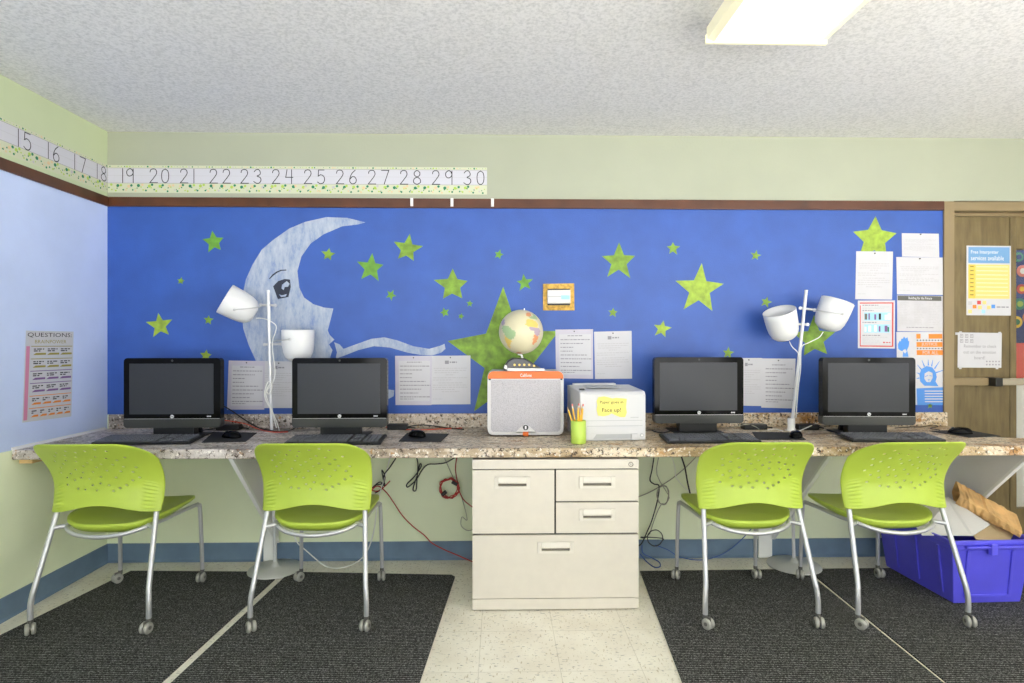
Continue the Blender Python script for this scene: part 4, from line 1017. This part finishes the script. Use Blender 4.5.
# blue and orange poster
q = wallquad((896.3, 332), (943.6, 332), (946, 405), (897.5, 405)); t = thing('poster', 'tall blue and orange Justice for All poster beside the door frame', 'poster')
mb = MB().use('paper'); q.slab(mb, 0, 0, 1, 1, 0.0004, 0.0010); mb.build('sheet', t)
z8 = lambda x, y: (850+x/5.69, 290+y/5.69)
def uv(px, py):
    return ((px-896.3)/(47.4), (py-332)/73.0)
def U(pts): return [uv(*z8(x, y)) for x, y in pts]
mb = MB().use('blue_print')
q.poly(mb, U([(272, 335), (270, 310), (280, 290), (288, 292), (290, 278), (300, 276), (306, 264), (314, 276), (326, 268), (330, 290), (336, 292), (332, 320), (322, 340), (330, 380), (296, 380), (300, 350), (285, 345)]), 0.0012)
q.poly(mb, U([(392, 520), (388, 480), (400, 450), (430, 432), (462, 440), (480, 465), (486, 495), (478, 520), (494, 548), (440, 545), (415, 545)]), 0.0012)
for (ax, ay, bx, by) in [(400, 452, 378, 425), (418, 436, 404, 398), (440, 430, 440, 395), (458, 435, 466, 398), (474, 448, 504, 405), (482, 470, 528, 455), (390, 478, 372, 470), (388, 500, 370, 505)]:
    dx, dy = bx-ax, by-ay; l = math.hypot(dx, dy); nx, ny = -dy/l*4, dx/l*4
    q.poly(mb, U([(ax+nx, ay+ny), (ax-nx, ay-ny), (bx-nx*.3, by-ny*.3), (bx+nx*.3, by+ny*.3)]), 0.0012)
q.poly(mb, U([(370, 560), (538, 552), (542, 655), (372, 655)]), 0.0012); mb.build('blue_print', t)
mb = MB().use('paper'); q.poly(mb, U([(415, 505), (418, 475), (440, 462), (462, 472), (462, 500), (448, 524), (428, 524)]), 0.0014)
q.poly(mb, U([(296, 345), (312, 335), (320, 350), (310, 362)]), 0.0014)
for k in range(5): q.flat(mb, *uv(*z8(415, 572+k*15)), *uv(*z8(530, 578+k*15)), 0.0014)
mb.build('white_print', t)
mb = MB().use('blue_print'); q.poly(mb, U([(420, 490), (436, 484), (436, 488), (420, 494)]), 0.0016); q.poly(mb, U([(444, 484), (458, 488), (458, 492), (444, 488)]), 0.0016); q.poly(mb, U([(432, 510), (448, 508), (440, 516)]), 0.0016); mb.build('face_print', t)
mb = MB().use('orange')
for y0, y1 in ((250, 277), (296, 324), (342, 370)): q.flat(mb, *uv(*z8(376, y0)), *uv(*z8(524, y1)), 0.0012)
mb.build('orange_print', t)
mb = MB().use('paper'); q.flat(mb, *uv(*z8(400, 250)), *uv(*z8(446, 277)), 0.0014)
q.text(mb, 'JUSTICE', *uv(*z8(404, 300)), *uv(*z8(494, 321)), 0.0014); q.text(mb, 'FOR ALL', *uv(*z8(410, 346)), *uv(*z8(498, 367)), 0.0014); mb.build('title_print', t)
mb = MB().use('ink_dark')
for yy in (286, 333):
    for k in range(9): a = uv(*z8(378+k*17, yy-3)); b = uv(*z8(386+k*17, yy+3)); q.flat(mb, *a, *b, 0.0012)
mb.build('square_pattern', t)
# posters on the door
yd = 0.0488
q = wallquad((966.4, 245.6), (1010.8, 246), (1010.8, 315.6), (966.2, 315.2), yd); t = thing('poster', 'blue and yellow interpreter services poster on the door', 'poster')
mb = MB().use('paper'); q.slab(mb, 0, 0, 1, 1, 0.0000, 0.0010); mb.build('sheet', t)
mb = MB().use('poster_blue'); q.flat(mb, .04, .02, .97, .25, 0.0012); mb.build('blue_panel', t)
mb = MB().use('poster_yellow'); q.flat(mb, .04, .27, .97, .76, 0.0012); mb.use('poster_gold'); q.flat(mb, .04, .27, .20, .76, 0.0014); mb.build('yellow_panel', t)
mb = MB().use('white'); q.text(mb, 'Free Interpreter', .10, .065, .72, .130, 0.0014); q.text(mb, 'services available', .10, .145, .84, .210, 0.0014)
for k in range(8): q.flat(mb, .22, .30+k*.058, .93, .305+k*.058, 0.0015)
mb.build('heading_print', t)
mb = MB().use('gold_print'); rnd = random.Random(6)
for k in range(8): q.flat(mb, .08, .29+k*.058, .16, .31+k*.058, 0.0016)
mb.use('ink'); q.line(mb, .68, .95, .87, .018, 0.0012, rnd)
for u, v, m in [(.24, .79, 'red'), (.04, .80, 'ink_light'), (.14, .85, 'orange'), (.26, .86, 'poster_yellow'), (.36, .79, 'poster_yellow'), (.04, .92, 'poster_yellow'), (.34, .92, 'device_blue'), (.46, .86, 'poster_yellow'), (.56, .845, 'blue_print')]:
    mb.use(m); q.flat(mb, u, v, u+.085, v+.052, 0.0013)
mb.build('print', t)
q = wallquad((957.8, 332.4), (1001.7, 333), (1001.2, 367.8), (957.5, 367.6), yd); t = thing('notice', 'white remember to check out notice taped to the door above the push bar', 'notice')
mb = MB().use('paper'); q.slab(mb, 0, 0, 1, 1, 0.0000, 0.0010); mb.build('sheet', t)
mb = MB().use('ink'); q.text(mb, 'Remember to check', .14, .34, .88, .43, 0.0012); q.text(mb, 'out on the emotion', .13, .51, .87, .60, 0.0012); q.text(mb, 'board!', .38, .67, .62, .76, 0.0012)
for r_ in range(2):
    for k in range(3):
        u, v = .05+k*.115, .05+r_*.14; q.flat(mb, u, v, u+.07, v+.10, 0.0012)
        mb.use('paper'); q.flat(mb, u+.01, v+.015, u+.06, v+.085, 0.0014); mb.use('ink'); q.flat(mb, u+.025, v+.03, u+.045, v+.06, 0.0016)
    for k in range(5): q.flat(mb, .65+k*.07, .80+r_*.09, .68+k*.07, .84+r_*.09, 0.0012)
mb.build('print', t)
mb = MB().use('paper3')
for u, v in ((.06, .0), (.95, .0), (.06, 1.0), (.9, 1.0), (-.03, .03)): q.slab(mb, u-.03, v-.03, u+.03, v+.04, 0.0010, 0.0014)
mb.build('tape', t)

# poster on the left wall
P = [at_x(x, y, XL) for x, y in ((25.8, 330.6), (73.3, 331.6), (71, 416.4), (22.2, 422.6))]
zt_ = (P[0].z+P[1].z)/2; 
q = Quad(*P, (1, 0, 0)); t = thing('poster', 'tall QUESTIONS poster with rows of speech boxes on the pale blue wall', 'poster')
mb = MB().use('poster_grey'); q.slab(mb, 0, 0, 1, 1, 0.0004, 0.0012); mb.build('sheet', t)
mb = MB().use('paper'); q.flat(mb, 0.05, .015, .98, .15, 0.0013)
rows = [(.18, 'gold_print', 3), (.32, 'gold_print', 3), (.455, 'purple_print', 3), (.59, 'purple_print', 3), (.73, 'orange', 4), (.865, 'orange', 5)]
for v, m, n in rows:
    w = .84/n
    for k in range(n): q.flat(mb, .13+k*w+.01, v+.005, .13+(k+1)*w-.01, v+.062, 0.0016)
mb.build('speech_box_print', t)
mb = MB().use('gold_print')
for v, m, n in rows:
    mb.use(m); w = .84/n
    q.flat(mb, .11, v-.012, .98, v-.004, 0.0014)
    for k in range(n): q.poly(mb, [(.13+k*w+.02, v+.09), (.13+k*w+.08, v+.066), (.13+(k+1)*w, v+.066), (.13+(k+1)*w, v+.088)], 0.0014)
mb.use('pink_print'); q.flat(mb, .015, .17, .085, .98, 0.0014); mb.build('colour_band_pattern', t)
mb = MB().use('ink_dark'); q.text(mb, 'QUESTIONS:', .03, .02, .96, .075, 0.0016); rnd = random.Random(8)
for v, m, n in rows:
    w = .84/n
    for k in range(n): q.line(mb, .13+k*w+.03, .13+(k+1)*w-.04, v+.017, .012, 0.0018, rnd); q.line(mb, .13+k*w+.03, .13+(k+1)*w-.10, v+.038, .012, 0.0018, rnd)
mb.use('gold_print'); q.text(mb, 'BRAINPOWER', .18, .10, .84, .14, 0.0016); mb.build('print', t)

STROKES = {'1': [[(.5, 1), (.5, 0)]], '2': [[(.08, .78), (.15, .93), (.4, 1), (.7, .97), (.85, .8), (.8, .62), (.5, .35), (.05, 0)], [(.05, 0), (.95, 0)]],
 '3': [[(.1, .85), (.3, .98), (.6, 1), (.8, .85), (.78, .65), (.45, .53), (.8, .42), (.9, .22), (.7, .03), (.4, 0), (.05, .12)]],
 '4': [[(.25, 1), (.1, .45), (.95, .45)], [(.8, 1), (.8, 0)]], '5': [[(.85, 1), (.2, 1)], [(.2, 1), (.15, .55)], [(.15, .55), (.45, .65), (.8, .55), (.92, .3), (.75, .06), (.4, 0), (.08, .12)]],
 '6': [[(.75, 1), (.35, .75), (.12, .4), (.15, .12), (.45, 0), (.8, .1), (.88, .32), (.7, .5), (.4, .52), (.15, .35)]], '7': [[(.08, 1), (.95, 1), (.4, 0)]],
 '8': [[(.5, .53), (.2, .66), (.18, .87), (.5, 1), (.82, .87), (.8, .66), (.5, .53), (.15, .38), (.1, .14), (.5, 0), (.9, .14), (.85, .38), (.5, .53)]],
 '9': [[(.85, .75), (.7, .95), (.4, 1), (.12, .85), (.12, .62), (.35, .48), (.65, .52), (.85, .7), (.85, .98)], [(.86, .98), (.86, 0)]],
 '0': [[(.5, 1), (.18, .85), (.08, .5), (.18, .15), (.5, 0), (.82, .15), (.92, .5), (.82, .85), (.5, 1)]]}
# number line strips
def strip(q, L, H, nums, name_label, seed, starts):
    t = thing('number_line', name_label, 'number line', (0, 0, 0), 0, 'number line border above the brown trim')
    mb = MB().use('cream_print'); q.slab(mb, 0, 0, 1, 1, 0.0003, 0.0010); mb.build('backing', t)
    mb = MB().use('strip_white'); q.flat(mb, 0, .11, 1, .65, 0.0013); mb.build('writing_band', t)
    rnd = random.Random(seed); d = MB()
    n = int(L*62); k = 0
    VS = (.76, .90, .83, .72, .93, .80, .88); SZ = (.0088, .0035, .0055, .003, .0045, .007, .004); CO = ('dot_green', 'dot_lime', 'dot_tan', 'dot_green', 'dot_lime', 'dot_lime', 'dot_green', 'dot_tan', 'ink_light')
    for i in range(n*3):
        low = i < n*2; uu_ = ((i % n)+(0.5 if i >= n else 0.05)+rnd.uniform(-.18, .18))/n
        v = VS[(i*3) % 7]+rnd.uniform(-.02, .02) if low else .05
        rr_ = SZ[(i*5) % 7] if low else SZ[(i*5) % 7]*0.55
        if rr_/L > uu_ or uu_ > 1-rr_/L: continue
        rr_ = min(rr_, (.98-v)*H, v*H if not low else 9)
        d.use(CO[(i*4+i//5) % 9])
        d.add([q(uu_+rr_/L*math.cos(a*PI/5), v+rr_/H*math.sin(a*PI/5), 0.0013+0.00002*(i % 7)) for a in range(10)], [tuple(range(10))[::-1]])
    d.build('dot_pattern', t)
    w = MB().use('ink_light'); q.flat(w, 0, .37, 1, .38, 0.0015); w.use('ink'); q.flat(w, 0, .10, 1, .112, 0.0015); q.flat(w, 0, .645, 1, .657, 0.0015); w.build('guide_line_pattern', t)
    hh = .49*H
    for (u, txt) in nums:
        w = MB().use('ink_dark')
        for st in STROKES[txt]:
            pts = [(u+(x-0.5)*hh*0.62/L, .135+(1-y)*.50) for x, y in st]
            if len(pts) > 2: pts = [(p.x, p.y) for p in smooth_path([(a, b, 0) for a, b in pts], 5)] if txt not in '147' else pts
            hw = 0.0022
            for k in range(len(pts)-1):
                a = q(*pts[k], 0.0017); b = q(*pts[k+1], 0.0017); d_ = (b-a).normalized()*hw; s_ = d_.cross(q.n)
                w.add([a-d_-s_, a-d_+s_, b+d_+s_, b+d_-s_], [(0, 1, 2, 3)])
        w.build('numeral', t)
tl, tr, br, bl = (107.7, 165.5), (487, 167.0), (487, 193.5), (107.7, 193.8)
q = wallquad(tl, tr, br, bl); ztp = at_y(300, 166.3, 0).z; zbt = at_y(300, 193.6, 0).z
x0, x1 = q.c[0].x, q.c[1].x
q = Quad((x0+.002, 0, ztp), (x1, 0, ztp), (x1, 0, zbt), (x0+.002, 0, zbt), (0, -1, 0)); L = x1-x0
uu = lambda px: (at_y(px, 170, 0).x-x0)/L
nums = [(uu(122.5), '1'), (uu(130), '9'), (uu(153.5), '2'), (uu(165), '0'), (uu(184), '2'), (uu(193.8), '1')]
for px, s_ in [(213.5, '22'), (244.5, '23'), (276, '24'), (308, '25'), (340, '26'), (372, '27'), (404, '28'), (436, '29'), (467.5, '30')]:
    nums += [(uu(px), s_[0]), (uu(px+13), s_[1])]
strip(q, L, ztp-zbt, nums, 'number line strip reading 19 to 30 above the blue mural', 1, None)
ya = at_x(-14, 100, XL).y
q = Quad((XL, ya, ztp), (XL, -0.001, ztp), (XL, -0.001, zbt), (XL, ya, zbt), (1, 0, 0)); L = -ya
vv = lambda px: (at_x(px, 150, XL).y-ya)/L
nums = [(vv(18), '1'), (vv(27), '5'), (vv(48), '1'), (vv(56), '6'), (vv(74.5), '1'), (vv(82.5), '7'), (vv(97), '1'), (vv(103.5), '8')]
strip(q, L, ztp-zbt, nums, 'number line strip reading 15 to 18 on the left wall', 2, None)

# trim clips
for px, lab in [(411.8, 'white hook on the brown trim, leftmost of three'), (452, 'white hook on the brown trim, middle of three'), (492.5, 'white hook on the brown trim, rightmost of three')]:
    p = at_y(px, 200, -0.014); t = thing('trim_hook', lab, 'hook', (p.x, -0.0145, 2.0), 0, 'white hooks on the brown trim')
    m_ = MB().use('white'); m_.box(-0.008, 0.008, -0.003, 0.0, -0.018, 0.028); m_.tube(smooth_path([(0, -0.003, -0.012), (0, -0.010, -0.018), (0, -0.014, -0.010), (0, -0.014, 0.0)], 4), 0.003, 8); m_.build('clip', t, bevel=0.001)

# ---------------------------------------------------------------- storage bin and contents
def bin_():
    P0 = at_z(953.5, 603.5, MZ); P1 = at_z(1019, 602, MZ); P2 = at_z(879, 566, MZ)
    ux = (P1-P0).normalized(); rz = math.atan2(ux.y, ux.x); Wb = 0.325; Lb = 0.455
    r = thing('storage_bin', 'blue plastic storage bin on the mat beside the rightmost chair', 'storage bin', (P0.x, P0.y, MZ+0.0005), rz+0.0)
    H = 0.305; e = 0.028
    # angle between the two sides taken from the photograph is near square
    W, Lg = Wb, Lb
    b = MB().use('bin')
    def ring(o, z): return [(-o, -o, z), (W+o, -o, z), (W+o, Lg+o, z), (-o, Lg+o, z)]
    R_ = [ring(0, 0), ring(e, H-0.045), ring(e+0.010, H-0.045), ring(e+0.012, H-0.020), ring(e+0.020, H-0.020), ring(e+0.020, H), ring(e+0.004, H), ring(e-0.004, H-0.04), ring(-0.004, 0.005)]
    vs = [p for rg in R_ for p in rg]; n = len(R_)
    fs = [(i*4+k, i*4+(k+1) % 4, (i+1)*4+(k+1) % 4, (i+1)*4+k) for i in range(n-1) for k in range(4)]+[(0, 3, 2, 1), ((n-1)*4, (n-1)*4+1, (n-1)*4+2, (n-1)*4+3)]
    b.add(vs, fs); b.build('tub', r, bevel=0.007, bseg=3)
    rb = MB().use('bin')
    for fx in (0.04, W-0.07):
        rb = MB().use('bin'); rb.prism([(-0.004, 0.03), (-0.010, 0.03), (-e-0.008, H-0.05), (-e+0.002, H-0.05)], fx, fx+0.014, axis='X'); rb.build('rib', r, bevel=0.002)
    rb = MB().use('bin'); rb.prism([(0.052, 0.03), (W-0.07, 0.03), (W-0.07, 0.042), (0.052, 0.042)], -0.012, -0.003, axis='Y'); rb.build('rib', r, bevel=0.002)
    for fy in (0.05, 0.20, 0.35): rb = MB().use('bin'); rb.prism([(-0.004, 0.03), (-0.011, 0.03), (-e-0.008, H-0.05), (-e+0.002, H-0.05)], fy, fy+0.014, axis='Y'); rb.build('rib', r, bevel=0.002)
    lt = MB().use('bin'); lt.box(W*.40, W*.40+0.03, -e-0.036, -e-0.012, H-0.065, H-0.012); lt.box(0.02, W-0.01, -e-0.030, -e-0.012, H-0.034, H-0.024)
    lt.build('latch', r, bevel=0.004)
    return r, W, Lg, H
bn, BW, BL, BH = bin_()
Tb = Matrix.Translation(bn.location) @ Matrix.Rotation(bn.rotation_euler.z, 4, 'Z')
# papers in the bin, placed in bin coordinates
def sheet_in_bin(name, mname, pts, th, label, cat):
    v = [Tb @ Vector(p) for p in pts]; n = (v[1]-v[0]).cross(v[3]-v[0]).normalized()
    mb = MB().use(mname); vs = v+[p+n*th for p in v]
    mb.add(vs, [(0, 3, 2, 1), (4, 5, 6, 7), (0, 1, 5, 4), (1, 2, 6, 5), (2, 3, 7, 6), (3, 0, 4, 7)])
    return tag(mb.build(name), label, cat)
def sheet_at(name, mname, pts, th, label, cat):
    v = [at_d(*p) for p in pts]; n = (v[1]-v[0]).cross(v[-1]-v[0]).normalized(); k = len(v)
    if n.z < 0: n = -n
    mb = MB().use(mname); mb.add(v+[p+n*th for p in v], [tuple(range(k))[::-1], tuple(range(k, 2*k))]+[(i, (i+1) % k, (i+1) % k+k, i+k) for i in range(k)])
    return tag(mb.build(name), label, cat)
sheet_at('foam_board', 'white', [(922, 535.5, 2.78), (973, 536, 2.755), (990, 525, 2.80), (948, 497.5, 3.03), (905, 512, 3.06)], 0.004, 'large white board lying tilted in the blue bin', 'board')
sheet_at('cardboard_sheet', 'board', [(976, 540, 2.76), (1010, 541, 2.765), (1016, 530, 2.83), (962, 500, 3.05), (950, 505, 3.05)], 0.004, 'tan cardboard sheet under the white board in the blue bin', 'cardboard')
def bag():
    t = thing('paper_bag', 'crumpled brown paper bag sticking out of the blue bin', 'paper bag', (0, 0, 0))
    a = at_d(957, 498, 2.97); b = at_d(1020, 532, 2.76)
    d = (b-a); n = 26; rd = random.Random(11); mb = MB().use('bag'); k = 14; vs = []
    side = Vector((0.5, 0.8, 0.35)).normalized()
    for i in range(n+1):
        t_ = i/n; c = a+d*t_
        hw = 0.072*(0.95+0.1*t_); th = 0.034-0.016*t_
        up = d.normalized().cross(side).normalized()
        for j in range(k):
            q_ = 2*PI*j/k; ex = math.copysign(abs(math.cos(q_))**0.3, math.cos(q_)); ey = math.copysign(abs(math.sin(q_))**0.35, math.sin(q_))
            jt = rd.uniform(-0.004, 0.004)
            vs.append(c+side*(ex*hw+jt)+up*(ey*th+rd.uniform(-.004, .004))+side*0.05)
    fs = [(i*k+j, i*k+(j+1) % k, (i+1)*k+(j+1) % k, (i+1)*k+j) for i in range(n) for j in range(k)]
    mb.add(vs, fs, False); mb.add(vs[-k:], [tuple(range(k))], False)
    mb.build('bag_body', t, weld=True, solid=0.0012)
bag()

# ---------------------------------------------------------------- cables
def cable(pts, rad, mname, label, name='hanging_cable', y=-0.05, n=6, cat='cable'):
    P = [at_y(p[0], p[1], p[2] if len(p) > 2 else y) for p in pts]
    P = [p if p.z > rad+0.001 else at_z(a[0], a[1], rad+0.001) for p, a in zip(P, pts)]
    o = MB().use(mname).tube(smooth_path(P, n), rad, 8).build(name); return tag(o, label, cat)
def loop(cx, cy, rx, ry, turns, rnd, jit=1.0, n=14):
    out = []
    for i in range(int(n*turns)+1):
        a = 2*PI*i/n; out.append((cx+rx*math.cos(a)+rnd.uniform(-jit, jit)*.5, cy+ry*math.sin(a)+rnd.uniform(-jit, jit)*.5, -0.05-0.01*rnd.random()))
    return out
rd = random.Random(2)
cable([(292, 528, -.035), (297, 542), (306, 550.5), (325.5, 566, -.06), (341, 567.7, -.06), (356.7, 562), (367, 551.5), (374, 530), (378, 500), (384, 480), (390, 458, -.04)], .0035, 'white_cable', 'white cable sagging behind the second chair')
cable([(390, 481), (384, 487), (378, 491), (372, 490), (378, 486), (386, 492), (392, 500), (402, 515), (412, 525.5), (424, 535), (432, 543), (445, 550), (457, 555), (472, 561.5), (478, 563)], .0032, 'red_cable', 'red cable running down from the second chair to the filing cabinet')
cable([(397, 456.5), (390, 467), (384, 475), (383, 483), (376, 485), (372, 488), (380, 482), (385, 486), (383, 478), (382, 470), (385, 478), (381, 489), (375, 493)], .0034, 'black', 'black cable bunch hanging beside the second chair')
cable([(455.5, 457), (446, 462.5), (436, 464), (428, 464.5), (422, 470), (416, 480), (408, 487), (407, 484), (414, 477), (421, 467), (420, 464), (417, 476), (413, 489), (416, 490), (417, 478), (418, 465), (416.5, 457)], .0034, 'black', 'black cable bundle tied in a bow left of the red coil')
ct = thing('coiled_cable', 'red coiled network cable hanging left of the filing cabinet', 'cable')
P = [(457, 457, -.05), (455.5, 470, -.05)]+loop(449.3, 488, 9.0, 9.4, 5, random.Random(5), 2.6)+[(463, 499, -.06), (471, 506, -.06), (476, 509, -.06)]
MB().use('red_cable').tube(smooth_path([at_y(*p) for p in P], 3), .0030, 8).build('coil', ct)
for (a, b) in (((452, 481.5), (457.5, 484.5)), ((442, 495), (446, 491.5))):
    MB().use('black').tube([at_y(a[0], a[1], -.055), at_y(b[0], b[1], -.055)], .011, 10).build('cable_tie', ct)
cable([(444, 457), (452, 475), (459, 490), (464, 505), (467, 520), (462, 517), (461, 525), (466, 530), (472, 530), (478, 527)], .0020, 'grey_cable', 'thin grey cable hanging between the red coil and the cabinet', y=-.03)
# right of the cabinet
cable([(654, 457.5), (652, 470), (650, 480), (654, 484), (659, 486), (657.5, 500), (652, 520), (647, 532), (643, 541), (640, 545), (634, 548)], .0034, 'black', 'dark cable hanging just right of the filing cabinet')
cable([(658.5, 457.5), (657, 475)]+loop(663, 495, 5.8, 9.5, 3.3, random.Random(3), 1.2)+[(656, 515), (650, 533)], .0022, 'grey_cable', 'grey cable with hanging loops right of the filing cabinet', n=3)
cable([(650, 533), (645, 538), (641, 537)]+loop(655, 538, 7.5, 8, 1.6, random.Random(8), .6)+[(648, 534)], .0026, 'charcoal', 'dark looped cable low on the wall right of the cabinet', n=3, y=-.07)
cable([(655, 545), (668, 550), (680, 557), (700, 560), (718, 556), (732, 548), (745, 536), (755, 524)], .0026, 'blue_cable', 'blue network cable running along the baseboard behind the third chair', y=-.03)
cable([(642, 545), (643, 553), (652, 558), (659, 562), (660, 566.5), (654, 567), (646, 561), (640, 554)], .0030, 'blue_cable', 'blue cable loop lying at the foot of the wall by the cabinet', y=-.045)
cable([(630, 500, -.02), (650, 492, -.02), (670, 480, -.02), (685, 468, -.02), (696, 457, -.02)], .0028, 'grey_cable', 'grey cable stretched diagonally across the wall right of the cabinet')
cable([(681.5, 457), (685, 468), (687.5, 482), (690, 493), (692, 500)], .0045, 'black', 'thick black cable hanging behind the third chair')
cable([(672, 457), (675, 468), (676, 477), (684, 487), (692, 494)], .0020, 'white_cable', 'thin white cable hanging behind the third chair', y=-.03)
def desk_cable(pts, rad, mname, label):
    P = []
    for x, y_, h in pts:
        p = at_z(x, y_, ZT+h)
        if p.y > -0.030-rad: p = at_y(x, y_, -0.030-rad)
        p.z = max(p.z, ZT+rad+0.002)
        P.append(p)
    Q = [Vector((p.x, min(p.y, -0.021-rad), max(p.z, ZT+rad+0.0006))) for p in smooth_path(P, 6)]
    return tag(MB().use(mname).tube(Q, rad, 8).build('cable'), label, 'cable')
desk_cable([(222, 405, .10), (232, 411, .07), (245, 420, .03), (258, 427.5, .014), (268, 430, .012), (280, 431.5, .011), (291, 430, .006), (299, 425, .02)], .0034, 'black', 'black cable drooping between the two left computers')
desk_cable([(222, 420, .03), (233, 421.5, .02), (246, 424, .012), (258, 429, .011), (272, 432, .010), (288, 432, .010)], .0026, 'orange_cable', 'orange cable between the two left computers')
desk_cable([(386, 427, .012), (400, 429, .004), (420, 430, .004), (440, 429, .004), (455, 428.5, .004), (462, 428, .004)], .0026, 'orange_cable', 'orange cable between the moon computer and the speaker')
desk_cable([(405, 427, .012), (420, 425, .006), (434, 426, .006), (450, 428.5, .004), (464, 429.5, .004)], .0030, 'black', 'black cable ending in a plug between the moon computer and the speaker')
desk_cable([(768, 430, .01), (774, 429, .006), (779, 430, .006), (783, 431, .008)], .0028, 'white_cable', 'short white cable at the foot of the right lamp pole')
desk_cable([(798, 431.5, .01), (806, 428, .02), (815, 424, .03), (826, 420, .04)], .0026, 'white_cable', 'white cable rising from the right lamp pole to the rightmost computer')
desk_cable([(652, 430.5, .004), (656, 432, .004), (664, 433, .003), (672, 431, .004), (686, 429.5, .004), (700, 430, .004)], .0030, 'black', 'black cable under the computer right of the printer')
desk_cable([(728, 428, .02), (738, 426, .03), (747, 424.5, .03), (755, 426.5, .02), (760, 430, .004)], .0022, 'grey_cable', 'thin grey cable looping beside the computer right of the printer')
desk_cable([(895, 428, .004), (910, 427, .004), (922, 427, .004), (932, 425, .01), (938, 426.5, .006), (930, 428.5, .004), (940, 430, .004)], .0022, 'black', 'thin black cable right of the rightmost computer')
desk_cable([(190, 430, .004), (197, 432, .004), (205, 430, .006), (213, 429, .004)], .0026, 'black', 'black cable curl right of the leftmost keyboard')

SKY, UPGLOW = 2.8, 9.0
# ---------------------------------------------------------------- daylight, camera, view
w = bpy.data.worlds.new('world'); bpy.context.scene.world = w; w.use_nodes = True
nt = w.node_tree; bg = nt.nodes['Background']; bg.inputs['Strength'].default_value = 1.0
tc = nt.nodes.new('ShaderNodeTexCoord'); sx = nt.nodes.new('ShaderNodeSeparateXYZ'); nt.links.new(tc.outputs['Generated'], sx.inputs['Vector'])
mr = nt.nodes.new('ShaderNodeMapRange'); mr.inputs['From Min'].default_value = -0.03; mr.inputs['From Max'].default_value = 0.03; nt.links.new(sx.outputs['Z'], mr.inputs['Value'])
mx = nt.nodes.new('ShaderNodeMix'); mx.data_type = 'RGBA'; nt.links.new(mr.outputs['Result'], mx.inputs['Factor'])
mx.inputs[6].default_value = (UPGLOW*0.98, UPGLOW*0.99, UPGLOW, 1); mx.inputs[7].default_value = (SKY*0.88, SKY*0.95, SKY, 1)   # added glow from below to lift the ceiling, bright sky above
nt.links.new(mx.outputs[2], bg.inputs['Color'])
def portal(name, loc, rot, sx, sy):
    l = bpy.data.lights.new(name, 'AREA'); l.shape = 'RECTANGLE'; l.size = sx; l.size_y = sy; l.cycles.is_portal = True
    o = bpy.data.objects.new(name, l); C.objects.link(o); o.location = loc; o.rotation_euler = rot
for (y0, y1) in ((-5.6, -4.0), (-3.8, -2.2)): portal('daylight_portal', (XR+0.1, (y0+y1)/2, 1.5), (0, PI/2, 0), 1.4, y1-y0)
for (x0, x1) in ((-1.9, -0.2), (0.0, 1.7), (1.9, 3.5)): portal('daylight_portal', ((x0+x1)/2, YB-0.1, 1.125), (PI/2, 0, 0), x1-x0, 1.95)
sl_ = bpy.data.lights.new('sun', 'SUN'); sl_.energy = 40; sl_.angle = 0.01; sl_.color = (1, 0.985, 0.97)  # added sun; its bounce off the unseen floor lifts ceiling and low wall
so = bpy.data.objects.new('sun', sl_); C.objects.link(so); so.rotation_euler = Vector((-0.72, -0.12, -1.0)).to_track_quat('-Z', 'Y').to_euler()
cd = bpy.data.cameras.new('camera'); co = bpy.data.objects.new('camera', cd); C.objects.link(co)
cd.sensor_width = 36; cd.lens = F/1024*36; cd.clip_start = 0.05; cd.clip_end = 60
co.location = CAM; co.rotation_euler = (PI/2, 0, -TH)
sc = bpy.context.scene; sc.camera = co
sc.view_settings.view_transform = 'Standard'; sc.view_settings.look = 'None'; sc.view_settings.gamma = 1; sc.view_settings.use_curve_mapping = False
sc.view_settings.exposure = 0.16
sc.cycles.max_bounces = 10; sc.cycles.diffuse_bounces = 6; sc.cycles.sample_clamp_indirect = 12
